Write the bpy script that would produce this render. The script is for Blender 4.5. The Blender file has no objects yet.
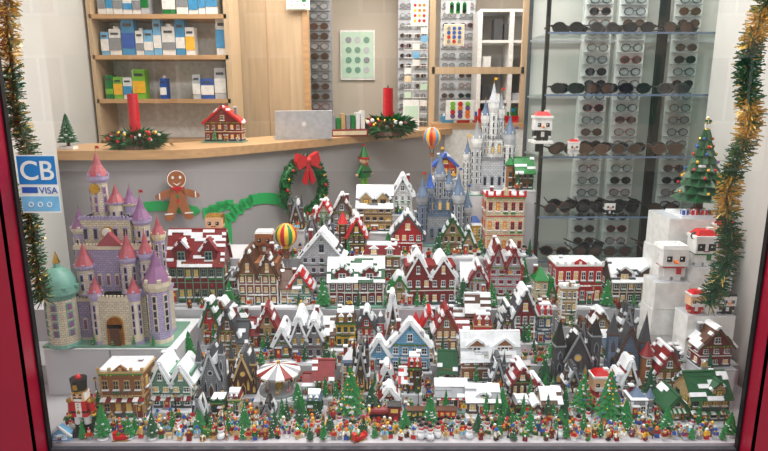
import bpy, math, random
from mathutils import Vector, Matrix
random.seed(11)
R=random.Random(5)
FP=600.0; TH=math.radians(12.5); CH=1.5
cT,sT=math.cos(TH),math.sin(TH)
def ray(u,v):
    a=(u-384)/FP; b=-(v-225.5)/FP
    return Vector((a,cT+b*sT,-sT+b*cT))
def W(u,v,Y):
    r=ray(u,v); t=Y/r.y
    return Vector((r.x*t,Y,CH+r.z*t))
def DT(u,v,Y): return Y/ray(u,v).y
def G(u,v,z):
    r=ray(u,v); t=(z-CH)/r.z
    return Vector((r.x*t,r.y*t,z))
def lin(c):
    o=[]
    for x in c:
        x/=255.0
        o.append(x/12.92 if x<=.04045 else ((x+.055)/1.055)**2.4)
    return o
MATS={}
def mk(key,col,rough=.4,metal=0.0,var=.10,scale=30,brick=False,wood=False,emit=0,spec=.5,mort=.72):
    m=bpy.data.materials.new(key); m.use_nodes=True
    nt=m.node_tree; n=nt.nodes; L=nt.links
    b=n['Principled BSDF']; b.inputs['Roughness'].default_value=rough; b.inputs['Metallic'].default_value=metal
    b.inputs['Specular IOR Level'].default_value=spec
    c=lin(col)
    tc=n.new('ShaderNodeTexCoord')
    c1=[max(0,x*(1-var)) for x in c]+[1]; c2=[min(1,x*(1+var)) for x in c]+[1]
    if brick:
        sp=n.new('ShaderNodeSeparateXYZ'); L.new(tc.outputs['Object'],sp.inputs[0])
        ad=n.new('ShaderNodeMath'); ad.operation='ADD'; L.new(sp.outputs[0],ad.inputs[0]); L.new(sp.outputs[1],ad.inputs[1])
        cb=n.new('ShaderNodeCombineXYZ'); L.new(ad.outputs[0],cb.inputs[0]); L.new(sp.outputs[2],cb.inputs[1])
        br=n.new('ShaderNodeTexBrick'); L.new(cb.outputs[0],br.inputs['Vector'])
        br.inputs['Scale'].default_value=1; br.inputs['Brick Width'].default_value=.018; br.inputs['Row Height'].default_value=.0096
        br.inputs['Mortar Size'].default_value=.0009
        br.inputs['Color1'].default_value=[x*(1-var*1.6) for x in c]+[1]; br.inputs['Color2'].default_value=c2
        br.inputs['Mortar'].default_value=[x*mort*.6 for x in c]+[1]
        L.new(br.outputs['Color'],b.inputs['Base Color'])
    else:
        no=n.new('ShaderNodeTexNoise'); no.inputs['Scale'].default_value=scale
        if wood:
            mp=n.new('ShaderNodeMapping'); mp.inputs['Scale'].default_value=(1,12,12) if wood==1 else (12,12,1)
            L.new(tc.outputs['Object'],mp.inputs[0]); L.new(mp.outputs[0],no.inputs['Vector']); no.inputs['Scale'].default_value=3; no.inputs['Detail'].default_value=5
        else: L.new(tc.outputs['Object'],no.inputs['Vector'])
        cr=n.new('ShaderNodeValToRGB'); cr.color_ramp.elements[0].position=.3; cr.color_ramp.elements[1].position=.7
        cr.color_ramp.elements[0].color=c1; cr.color_ramp.elements[1].color=c2
        L.new(no.outputs['Fac'],cr.inputs[0]); L.new(cr.outputs[0],b.inputs['Base Color'])
    if emit:
        b.inputs['Emission Color'].default_value=c+[1]; b.inputs['Emission Strength'].default_value=emit
    MATS[key]=m
P=dict(snow=(230,232,236),white=(229,228,226),cream=(216,200,166),tan=(188,156,108),dkred=(124,20,24),red=(190,22,26),
 brown=(84,50,32),ltbrown=(146,92,54),grey=(136,138,144),ltgrey=(182,184,190),dkgrey=(64,66,72),sand=(108,150,130),green=(20,118,52),
 dkgreen=(14,78,42),blue=(36,84,168),ltblue=(116,176,216),yellow=(232,180,48),lav=(170,156,192),purple=(112,70,124),
 pink=(214,130,150),orange=(230,112,28),black=(18,18,20),skin=(238,192,72),mauve=(158,72,82),azure=(60,140,190),lime=(120,180,60),steel=(92,110,136),flesh=(228,182,144),turq=(110,160,146),plum=(128,84,124),stone=(214,200,178))
for k,c in P.items(): mk(k,c)
mk('gold',(214,168,70),.25,.9); mk('silver',(190,194,200),.3,.6)
for k in ('dkred','brown','tan','cream','grey','dkgrey','sand','red','ltbrown','ltblue','white','dkgreen','lav','yellow','ltgrey','steel','stone'):
    mk('b_'+k,P[k],.45,brick=True)
mk('winwarm',(226,184,96),.2); mk('windark',(34,44,60),.08); mk('winblue',(150,190,214),.1); mk('lensclear',(140,144,146),.08)
mk('riser',(204,203,208),.6,var=.04,scale=6); mk('plinth',(184,183,188),.6,var=.06,scale=4)
mk('wallgrey',(194,192,188),.8,var=.03,scale=3); mk('wallbeige',(192,180,166),.8,var=.04,scale=3)
mk('oak',(186,146,104),.45,wood=1,var=.14); mk('oakv',(192,166,134),.5,wood=2,var=.09); mk('counterfront',(158,154,156),.7,var=.03,scale=5)
mk('crimson',(146,12,44),.3,var=.05,scale=3); mk('facade',(206,206,204),.85,var=.06,scale=20); mk('paving',(130,126,120),.9,var=.15,scale=8)
mk('oppfacade',(206,194,174),.85,var=.08,scale=2); mk('slate',(70,74,82),.7)
mk('ceiling',(225,222,216),.9,var=.02); mk('floormat',(120,105,90),.5,wood=1); mk('tinselgreen',(36,98,60),.35,.3,var=.4,scale=60); mk('tinselgold',(232,192,104),.25,.6,var=.3,scale=60)
mk('fir',(20,84,42),.6,var=.35,scale=80); mk('lensdark',(26,28,34),.06); mk('lensbrown',(70,50,40),.06); mk('logo',(34,168,88),.5,var=.03)
mk('gingerbread',(150,88,48),.7); mk('sign_blue',(24,118,188),.3,var=.02); mk('palegreen',(190,216,196),.5,var=.03); mk('redsatin',(190,18,32),.35)
mk('cabback',(190,188,184),.5,var=.04,scale=4)
def glassmat(key,tint,ior=1.5):
    m=bpy.data.materials.new(key); m.use_nodes=True; nt=m.node_tree; n=nt.nodes; n.clear(); L=nt.links
    o=n.new('ShaderNodeOutputMaterial'); mx=n.new('ShaderNodeMixShader'); t=n.new('ShaderNodeBsdfTransparent'); g=n.new('ShaderNodeBsdfGlossy')
    t.inputs[0].default_value=(*tint,1); g.inputs['Roughness'].default_value=0.0; g.inputs[0].default_value=(1,1,1,1)
    # thin sheet: same Fresnel reflectance from both faces
    ge=n.new('ShaderNodeNewGeometry'); ma=n.new('ShaderNodeMath'); ma.operation='MULTIPLY_ADD'; L.new(ge.outputs['Backfacing'],ma.inputs[0]); ma.inputs[1].default_value=1/ior-ior; ma.inputs[2].default_value=ior
    f=n.new('ShaderNodeFresnel'); L.new(ma.outputs[0],f.inputs[0])
    L.new(f.outputs[0],mx.inputs[0]); L.new(t.outputs[0],mx.inputs[1]); L.new(g.outputs[0],mx.inputs[2]); L.new(mx.outputs[0],o.inputs[0])
    MATS[key]=m
glassmat('paneglass',(.97,.98,.975),1.6); glassmat('shelfglass',(.88,.94,.92),1.3)

class MB:
    def __init__(s): s.v=[];s.f=[];s.m=[];s.s=[];s.mats=[];s.M=Matrix.Identity(4);s.st=[]
    def mi(s,k):
        if k not in s.mats: s.mats.append(k)
        return s.mats.index(k)
    def push(s,M): s.st.append(s.M); s.M=s.M@M
    def pop(s): s.M=s.st.pop()
    def add(s,vs,fs,mat,sm=False):
        o=len(s.v); M=s.M; s.v.extend([tuple(M@Vector(a)) for a in vs])
        i=s.mi(mat)
        for f in fs: s.f.append(tuple(o+k for k in f)); s.m.append(i); s.s.append(sm)
    def box(s,x,y,z,a,b,h,mat,tx=1,ty=1):
        a/=2;b/=2; A=a*tx;Bb=b*ty
        s.add([(x-a,y-b,z),(x+a,y-b,z),(x+a,y+b,z),(x-a,y+b,z),(x-A,y-Bb,z+h),(x+A,y-Bb,z+h),(x+A,y+Bb,z+h),(x-A,y+Bb,z+h)],
          [(3,2,1,0),(4,5,6,7),(0,1,5,4),(1,2,6,5),(2,3,7,6),(3,0,4,7)],mat)
    def cyl(s,x,y,z,r0,r1,h,mat,n=10,star=1.0,sm=False):
        vs=[];fs=[]
        for k,(r,zz) in enumerate(((r0,z),(r1,z+h))):
            for i in range(n):
                a=2*math.pi*(i+.5)/n; q=r*(star if i%2 else 1)
                vs.append((x+q*math.cos(a),y+q*math.sin(a),zz))
        for i in range(n): j=(i+1)%n; fs.append((i,j,n+j,n+i))
        s.add(vs,fs,mat,sm); s.add(vs[:n],[tuple(range(n-1,-1,-1))],mat); s.add(vs[n:],[tuple(range(n))],mat)
    def ball(s,x,y,z,rx,ry,rz,mat,n=10,m=7,mats=None):
        vs=[(x,y,z-rz)];
        for j in range(1,m):
            p=-math.pi/2+math.pi*j/m
            for i in range(n):
                a=2*math.pi*i/n; vs.append((x+rx*math.cos(p)*math.cos(a),y+ry*math.cos(p)*math.sin(a),z+rz*math.sin(p)))
        vs.append((x,y,z+rz)); T=len(vs)-1
        g={}
        for i in range(n):
            k=(i+1)%n; mt=mats[i%len(mats)] if mats else mat; fs=g.setdefault(mt,[])
            fs.append((0,1+k,1+i))
            for j in range(m-2): fs.append((1+j*n+i,1+j*n+k,1+(j+1)*n+k,1+(j+1)*n+i))
            fs.append((1+(m-2)*n+i,1+(m-2)*n+k,T))
        for mt,fs in g.items(): s.add(vs,fs,mt,True)
    def gable(s,x,y,z,w,d,h,mat):
        s.add([(x-w/2,y-d/2,z),(x+w/2,y-d/2,z),(x,y-d/2,z+h),(x-w/2,y+d/2,z),(x+w/2,y+d/2,z),(x,y+d/2,z+h)],
          [(0,1,2),(5,4,3),(0,3,4,1),(1,4,5,2),(2,5,3,0)],mat)
    def pxz(s,pts,y0,y1,mat):
        n=len(pts); vs=[(p[0],y0,p[1]) for p in pts]+[(p[0],y1,p[1]) for p in pts]
        s.add(vs,[tuple(range(n)),tuple(range(2*n-1,n-1,-1))]+[((i+1)%n,i,n+i,n+(i+1)%n) for i in range(n)],mat)
    def disc(s,x,z,rx,rz,y0,y1,mat,n=14):
        s.pxz([(x+rx*math.cos(2*math.pi*i/n),z+rz*math.sin(2*math.pi*i/n)) for i in range(n)],y0,y1,mat)
    def ann(s,x,z,rx,rz,th,y0,y1,mat,n=12):
        vs=[];fs=[]
        for y in (y0,y1):
            for q in (0,th):
                for i in range(n):
                    a=2*math.pi*i/n; vs.append((x+(rx+q)*math.cos(a),y,z+(rz+q)*math.sin(a)))
        for i in range(n):
            j=(i+1)%n
            fs+=[(i,j,n+j,n+i),(2*n+j,2*n+i,3*n+i,3*n+j),(n+i,n+j,3*n+j,3*n+i),(j,i,2*n+i,2*n+j)]
        s.add(vs,fs,mat)
    def tube(s,pts,r,mat,n=6):
        pts=[Vector(p) for p in pts]; vs=[];fs=[]
        for i,p in enumerate(pts):
            t=(pts[min(i+1,len(pts)-1)]-pts[max(i-1,0)]).normalized()
            a=t.cross(Vector((0,0,1)));
            if a.length<.1: a=t.cross(Vector((1,0,0)))
            a.normalize(); b=t.cross(a)
            for k in range(n):
                q=2*math.pi*k/n; vs.append(p+a*r*math.cos(q)+b*r*math.sin(q))
        for i in range(len(pts)-1):
            for k in range(n): j=(k+1)%n; fs.append((i*n+k,i*n+j,(i+1)*n+j,(i+1)*n+k))
        s.add(vs,fs,mat,True)
    def obj(s,name,loc=(0,0,0),rz=0):
        me=bpy.data.meshes.new(name); me.from_pydata(s.v,[],s.f)
        for k in s.mats: me.materials.append(MATS[k])
        me.polygons.foreach_set('material_index',s.m); me.polygons.foreach_set('use_smooth',s.s); me.update()
        o=bpy.data.objects.new(name,me); bpy.context.scene.collection.objects.link(o); o.location=loc; o.rotation_euler[2]=rz
        return o
T_=Matrix.Translation
def RX(a): return Matrix.Rotation(a,4,'X')
def RY(a): return Matrix.Rotation(a,4,'Y')
def RZ(a): return Matrix.Rotation(a,4,'Z')

# ---------- small toy parts ----------
def minifig(mb,x,y,z,rot=0,k=1.0,rng=R):
    mb.push(T_((x,y,z))@RZ(rot)@Matrix.Scale(k*.001,4))
    leg=rng.choice(['black','blue','brown','dkred','grey','green','tan','red','ltgrey','white','white']); to=rng.choice(['red','red','red','green','blue','white','white','white','dkgreen','tan','brown','purple','ltblue','yellow','dkred','ltgrey'])
    for sx in (-4,4): mb.box(sx,0,0,7.4,8,12,leg); mb.box(sx,-1,0,7.4,10,3,leg)
    mb.box(0,0,12,16,8,2.5,leg); mb.box(0,0,14.5,16,8,13,to,.72,.9)
    if rng.random()<.5: mb.box(0,-4.1,16,3,1,10,rng.choice(['white','black','gold']))
    for sx in (-1,1):
        sw=rng.uniform(-.1,.9)
        mb.push(T_((sx*7.5,0,26))@RY(-sx*.22)@RX(-sw)); mb.box(sx*1,0,-11,4,5,12,to); mb.box(sx*1,-.5,-14,3.2,4,3.4,'skin'); mb.pop()
    mb.cyl(0,0,27.5,4.6,4.6,8.5,'skin',8,sm=True)
    for sx in (-1.7,1.7): mb.box(sx,-4.5,32,1,.8,1.3,'black')
    mb.box(0,-4.5,29.6,3,.8,.6,'black')
    h=rng.random()
    if h<.35:
        mb.cyl(0,0,34,5.4,5.4,2.4,'white',8); mb.cyl(0,0,36.4,4.8,1,8,rng.choice(['red','red','green']),8); mb.ball(0,1,45,1.8,1.8,1.8,'white',6,4)
    elif h<.8:
        c=rng.choice(['brown','white','ltbrown','orange','yellow','dkred','white']); mb.ball(0,.8,35,5.6,5.6,4.6,c,8,5); mb.box(0,2.6,28,10,4.5,7,c)
    else:
        c=rng.choice(['black','brown','blue','red']); mb.cyl(0,0,35,7.2,7.2,1.2,c,10); mb.cyl(0,0,36,4.8,4.4,6.5,c,10)
    if rng.random()<.3: mb.box(0,-8,17,6,5,5,rng.choice(['red','white','gold','brown','green']))
    mb.pop()
def pine(mb,x,y,z,h,r,snow=.3,col='green',orn=False,rng=R,L=None):
    L=L or max(4,int(h/.012)); L=min(L,9)
    mb.cyl(x,y,z,r*.16,r*.14,h*.2,'brown',6)
    for i in range(L):
        f=i/L; zz=z+h*(.12+.8*f); rr=r*(1-f*.86)
        mb.push(T_((x,y,zz))@RZ(i*.4)); mb.cyl(0,0,0,rr,rr*.45,h*.13,col,16,.68)
        if rng.random()<snow+.2:
            for q in range(3):
                a=rng.uniform(0,6.28); mb.box(rr*.66*math.cos(a),rr*.66*math.sin(a),h*.05,rr*.3,rr*.3,h*.025,'snow')
        if orn:
            for q in range(5):
                a=rng.uniform(0,6.28); mb.ball(rr*.92*math.cos(a),rr*.92*math.sin(a),h*.02,r*.06,r*.06,r*.06,rng.choice(['red','gold','yellow','red','blue']),6,4)
        mb.pop()
    mb.cyl(x,y,z+h*.92,r*.12,.001,h*.09,'gold' if orn else col,5)
def deer(mb,x,y,z,rot=0,c='brown',k=1):
    mb.push(T_((x,y,z))@RZ(rot)@Matrix.Scale(k*.001,4))
    mb.box(0,0,14,26,9,10,c,.9,.8)
    for sx in (-10,9):
        for sy in (-3,3): mb.box(sx,sy,6,4,3,9,c); mb.box(sx+.8,sy,0,2.4,2.6,7,c)
    mb.push(T_((11,0,20))@RY(.5)); mb.box(0,0,0,6,6,13,c,.7,.8); mb.pop()
    mb.box(20,0,31,11,5,5.5,c,.8,.8); mb.box(-13,0,19,3,3,6,'white')
    for sy in (-1,1):
        mb.box(16,sy*3,36,1.5,1.5,9,'tan'); mb.box(18,sy*4,41,5,1.3,1.3,'tan')
    mb.pop()
def lamp(mb,x,y,z,h=.075):
    mb.cyl(x,y,z,.006,.004,.006,'black',8); mb.cyl(x,y,z+.005,.0018,.0015,h-.015,'black',6)
    mb.box(x,y,z+h-.012,.008,.008,.011,'winwarm',1.25,1.25); mb.cyl(x,y,z+h-.001,.008,.001,.006,'black',6)
def snowman(mb,x,y,z,k=1):
    mb.push(T_((x,y,z))@Matrix.Scale(k,4))
    mb.ball(0,0,.012,.013,.013,.013,'snow'); mb.ball(0,0,.03,.0095,.0095,.009,'snow'); mb.ball(0,0,.043,.007,.007,.007,'snow',8,6)
    mb.push(T_((0,-.006,.043))@RX(math.pi/2)); mb.cyl(0,0,0,.0016,.0002,.008,'orange',6); mb.pop()
    mb.cyl(0,0,.048,.009,.009,.0015,'black',10); mb.cyl(0,0,.049,.006,.006,.008,'black',10); mb.cyl(0,0,.035,.0085,.0085,.003,'red',8)
    mb.pop()
def present(mb,x,y,z,s,c='red',r='gold'):
    mb.box(x,y,z,s,s,s*.8,c); mb.box(x,y,z,s*1.03,s*.2,s*.83,r); mb.box(x,y,z,s*.2,s*1.03,s*.83,r); mb.ball(x,y,z+s*.9,s*.25,s*.12,s*.12,r,6,4)
def sleigh(mb,x,y,z,rot,c):
    mb.push(T_((x,y,z))@RZ(rot)); mb.box(0,0,.008,.05,.022,.012,c); mb.box(-.02,0,.02,.012,.022,.014,c); mb.box(.027,0,.012,.008,.022,.016,c,.5,1)
    for sy in (-.01,.01): mb.box(0,sy,.001,.06,.002,.003,'gold'); mb.box(.015,sy,.003,.002,.002,.006,'gold'); mb.box(-.015,sy,.003,.002,.002,.006,'gold')
    present(mb,-.008,0,.02,.012,'green','gold'); mb.pop()

def roof(mb,L,span,rh,z,mat,snow,rng,over=.012,th=.006):
    hs=span/2; a=math.atan2(rh,hs); full=(hs+over)/math.cos(a); rows=max(4,int(full/.014)); ns=max(4,int(L/.017)); LL=L+over*1.6
    for side in (-1,1):
        for i in range(rows):
            f=(i+.5)/rows*full; y=side*f*math.cos(a); zz=z+rh-f*math.sin(a)
            sp_=snow*(1.25 if i<rows*.35 or i==rows-1 else .7)
            mb.push(T_((0,y,zz))@RX(-side*a))
            j=0
            while j<ns:
                k=min(ns-j,rng.choice([1,2,3,3]));
                sn=rng.random()<sp_; tt=th+(.004 if sn else 0)+rng.uniform(0,.002)
                mb.box(-LL/2+(j+k/2)/ns*LL,0,0,LL*k/ns*.99,full/rows*1.05,tt,'snow' if sn else mat); j+=k
            mb.pop()
    mb.box(0,0,z+rh-.001,LL,.014,.010,'snow' if snow>.4 else mat)
def window(mb,x,y,z,w,h,trim,pane,side=0):
    mb.push(T_((x,y,z))@RZ(side*math.pi/2))
    mb.box(0,-.001,0,w,.004,h,trim); mb.box(0,-.0022,h*.1,w*.8,.004,h*.8,pane)
    mb.box(0,-.0032,h*.1,w*.07,.004,h*.8,trim); mb.box(0,-.0032,h*.5,w*.8,.004,h*.05,trim)
    mb.box(0,-.004,-h*.08,w*1.2,.008,h*.12,'snow'); mb.pop()
def door(mb,x,y,z,w,h,col,trim):
    mb.box(x,y-.001,z,w,.005,h,trim); mb.box(x,y-.003,z,w*.74,.005,h*.88,col); mb.box(x,y-.0045,z+h*.5,w*.4,.004,h*.26,'winwarm')
    mb.box(x+w*.26,y-.006,z+h*.38,w*.07,.004,w*.07,'gold'); mb.box(x,y-.008,z,w*1.2,.016,.004,'grey'); mb.box(x,y-.006,z+h,w*1.3,.014,.005,'snow')
def barge(mb,w,rh,y,z,col,t=.006):
    a=math.atan2(rh,w/2); l=(w/2+.012)/math.cos(a)
    for sx in (-1,1):
        mb.push(T_((0,y,z+rh+.003))@RY(sx*a)); mb.box(sx*l/2,0,-.008,l,.006,t*1.3,col); mb.pop()
def house(mb,w,d,H,wall='b_tan',roofc='grey',trim='white',style='gable',snow=.7,rng=R,pane=None,doorc='red',chim=True,porch=.03,awning=None,figs=2,floors=None,dormer=False,timber=None,plate=True,quoin=None):
    D=d+porch; cy=porch/2; z0=.007
    if plate: mb.box(0,0,0,w*1.04,D,.007,rng.choice(['snow','snow','snow','ltgrey','sand']))
    ww=w*.9; dd=d*.92; fy=cy-dd/2
    if quoin is None: quoin=rng.random()<.3
    fr={'A':.22,'gable':.52,'side':.56,'tower':.62,'double':.5,'flat':.86,'mansard':.6}[style]; hw=H*fr; rh=(H-hw-z0)*(.92 if chim else 1)
    base='dkgrey' if 'grey' not in wall else 'brown'
    mb.box(0,cy,z0,ww,dd,hw,wall); mb.box(0,cy,z0,ww*1.03,dd*1.04,hw*.1,base)
    nf=floors or max(1,int(round(hw/.055))); fh=hw/nf; nw=max(2,int(round(ww/.038)))
    if nw%2==0 and nw<3: nw=3 if ww>.07 else 2
    di=rng.randrange(nw)
    def pn(): return pane or rng.choice(['windark','windark','windark','winwarm','winwarm'])
    wf=rng.uniform(.42,.62); hf=rng.uniform(.36,.5)
    for fl in range(nf):
        zb=z0+fl*fh
        if fl: mb.box(0,cy,zb-.002,ww*1.03,dd*1.03,.004,trim)
        for i in range(nw):
            x=-ww/2+ww*(i+.5)/nw; cw=min(ww/nw*wf,.024)
            if fl==0 and i==di: door(mb,x,fy,zb,cw*1.3,fh*.66,doorc,trim)
            else: window(mb,x,fy,zb+fh*.28,cw,fh*hf,trim,pn())
            if rng.random()<.3: mb.box(x,fy-.005,zb+fh*.14,cw*1.2,.006,fh*.08,'green')
        for sx in (-1,1):
            for q in (-.25,.25): window(mb,sx*ww/2,cy+q*dd,zb+fh*.28,dd*.2,fh*.46,trim,pn(),sx)
        if awning and fl==0:
            ns=8
            for i in range(ns):
                mb.push(T_((-ww/2+ww*(i+.5)/ns,fy,zb+fh*.92))@RX(.5)); mb.box(0,-.01,-.002,ww/ns,.022,.003,awning if i%2 else 'white'); mb.pop()
        if fl==1 and rng.random()<.4:
            mb.box(0,fy-.008,zb,ww*.5,.018,.003,trim)
            for i in range(7): mb.box(-ww*.24+ww*.08*i,fy-.016,zb,.0016,.0016,fh*.25,base)
            mb.box(0,fy-.016,zb+fh*.25,ww*.5,.002,.002,base)
    if timber:
        for sx in (-1,1): mb.box(sx*ww/2,fy,z0,.006,.006,hw,timber)
        for i in range(1,nw): mb.box(-ww/2+ww*i/nw,fy,z0,.004,.006,hw,timber)
        mb.box(0,fy,z0+hw*.96,ww,.006,.005,timber)
    elif quoin:
        nq=int(hw/.012)
        for sx in (-1,1):
            for q in range(nq): mb.box(sx*(ww/2-.003),fy,z0+q*.012,.010 if q%2 else .006,.005,.0105,trim)
    zt=z0+hw
    if style in('gable','A'):
        mb.gable(0,cy,zt,ww,dd,rh,wall); mb.push(T_((0,cy,0))@RZ(math.pi/2)); roof(mb,dd,ww,rh,zt,roofc,snow,rng); mb.pop()
        barge(mb,ww,rh,fy-.011,zt,'snow' if snow>.62 else roofc)
        window(mb,0,fy,zt+rh*.12,min(ww*.22,.024),rh*.34,trim,pn())
        mb.ann(0,zt+rh*.66,.003,.003,.002,fy-.006,fy-.001,'green',8)
    elif style=='double':
        mb.box(0,cy,zt,ww,dd*.9,rh*.4,wall)
        for sx in (-1,1):
            hh=rh*(.85 if sx<0 else .7)
            mb.push(T_((sx*ww/4,0,0))); mb.gable(0,cy,zt,ww*.5,dd,hh,wall)
            mb.push(T_((0,cy,0))@RZ(math.pi/2)); roof(mb,dd,ww*.5,hh,zt,roofc,snow,rng,.006); mb.pop()
            barge(mb,ww*.48,hh,fy-.009,zt,'snow' if snow>.62 else roofc); window(mb,0,fy,zt+rh*.1,.016,rh*.3,trim,pn()); mb.pop()
    elif style=='side':
        mb.push(T_((0,cy,0))); mb.push(RZ(math.pi/2)); mb.gable(0,0,zt,dd,ww,rh,wall); mb.pop(); roof(mb,ww,dd,rh,zt,roofc,snow,rng); mb.pop()
        if dormer or w>.13:
            for x in ((-ww*.25,ww*.25) if w>.2 else (rng.choice([-.2,0,.2])*ww,)):
                wd=min(ww*.34,.07); hd=rh*.42
                mb.box(x,fy+dd*.17,zt-.002,wd,dd*.34,hd,wall); window(mb,x,fy,zt+hd*.15,wd*.5,hd*.75,trim,pn())
                mb.gable(x,fy+dd*.17,zt+hd,wd,dd*.34,hd*.8,wall); mb.push(T_((x,fy+dd*.17,0))@RZ(math.pi/2)); roof(mb,dd*.34,wd,hd*.8,zt+hd,roofc,snow,rng,.006); mb.pop()
    elif style=='tower':
        n=5
        for i in range(n):
            f=i/n; g=(i+1)/n; mb.box(0,cy,zt+rh*f,ww*1.14*(1-f),dd*1.14*(1-f),rh/n,'snow' if rng.random()<snow*.7 else roofc,(1-g)/(1-f) if g<1 else .05,(1-g)/(1-f) if g<1 else .05)
        mb.cyl(0,cy,zt+rh*.92,.002,.0005,rh*.2,'gold',5)
    elif style=='mansard':
        mb.box(0,cy,zt,ww*1.1,dd*1.1,.006,trim); mb.box(0,cy,zt+.006,ww*1.06,dd*1.06,rh*.62,roofc,.78,.7); mb.box(0,cy,zt+.006+rh*.62,ww*.84,dd*.76,.008,'snow')
        for i in range(2):
            x=(-.22+.44*i)*ww; mb.box(x,fy+.008,zt+.008,ww*.22,.02,rh*.4,wall); window(mb,x,fy-.002,zt+.012,ww*.14,rh*.3,trim,pn()); mb.gable(x,fy+.006,zt+.008+rh*.4,ww*.28,.026,rh*.22,'snow')
    else:
        mb.box(0,cy,zt,ww*1.06,dd*1.06,.008,trim); mb.box(0,cy,zt+.008,ww,dd,.006,'snow')
        for i in range(nw+1): mb.box(-ww/2+ww*i/nw,fy,zt+.008,.012,.008,H*.07,trim)
        mb.gable(0,fy+.004,zt+.008,ww*.4,.01,H*.12,wall)
    if chim:
        cx=ww*.3*rng.choice([-1,1]); mb.box(cx,cy+dd*.15,zt+rh*.1,.016,.016,rh*.85,'b_dkred' if 'red' not in wall else 'b_grey'); mb.box(cx,cy+dd*.15,zt+rh*.95,.02,.02,.006,'snow')
    if rng.random()<.5:
        mb.box(0,fy-.006,zt-.006,ww,.005,.005,'green')
        for i in range(int(ww/.014)): mb.box(-ww/2+.007+i*.014,fy-.009,zt-.006,.004,.003,.004,rng.choice(['red','yellow','red']))
    if rng.random()<.3:
        mb.box(ww*.3,fy-.012,z0+hw*.5,.002,.022,.002,'black'); mb.box(ww*.3,fy-.018,z0+hw*.5-.014,.003,.012,.013,rng.choice(['red','gold','green','tan']))
    for i in range(figs):
        x=rng.uniform(-.45,.45)*w
        q=rng.random()
        if q<.5: minifig(mb,x,-D/2+.009,.007,rng.uniform(-.5,.5),1.0)
        elif q<.9: pine(mb,x,-D/2+.014,.007,rng.uniform(.06,.11),.016,.3,rng.choice(['green','dkgreen']))
        else: lamp(mb,x,-D/2+.01,.007)
def house2(mb,w,d,H,wing=None,rng=R,**k):
    if wing is None:
        wing='none' if w<.085 else rng.choice(['none','turret','annex','annex'])
    if wing=='none' or k.get('style')=='double' and w<.16: return house(mb,w,d,H,rng=rng,**k)
    sd=rng.choice([-1,1]); porch=k.get('porch',.03); D=d+porch
    mb.box(0,0,0,w*1.04,D,.0065,'snow')
    mb.push(T_((-sd*w*.16,0,0))); k2=dict(k); k2['plate']=False; house(mb,w*.68,d,H,rng=rng,**k2); mb.pop()
    if wing=='turret':
        x=sd*w*.34; ww=w*.3; hh=H*rng.uniform(.55,.8); cy=porch/2; wl=k.get('wall','b_tan'); tr_=k.get('trim','white')
        n=8; mb.cyl(x,cy-d*.12,.006,ww*.5,ww*.48,hh,wl,n); mb.cyl(x,cy-d*.12,hh,ww*.56,ww*.56,.006,tr_,n)
        sn=k.get('snow',.6); mb.cyl(x,cy-d*.12,hh+.006,ww*.66,ww*.3,H*.16,k.get('roofc','grey'),n); mb.cyl(x,cy-d*.12,hh+.006+H*.16,ww*.3,.001,H*.14,'snow' if sn>.5 else k.get('roofc','grey'),n)
        for lv in range(max(1,int(hh/.05))): window(mb,x,cy-d*.12-ww*.46,.02+lv*.05,ww*.36,.026,tr_,'windark')
    else:
        mb.push(T_((sd*w*.34,0,0))); k3=dict(k); k3.update(plate=False,figs=0,chim=False,style=rng.choice(['side','gable']),floors=None,dormer=False); house(mb,w*.34,d*.85,H*rng.uniform(.5,.68),rng=rng,**k3); mb.pop()
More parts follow.
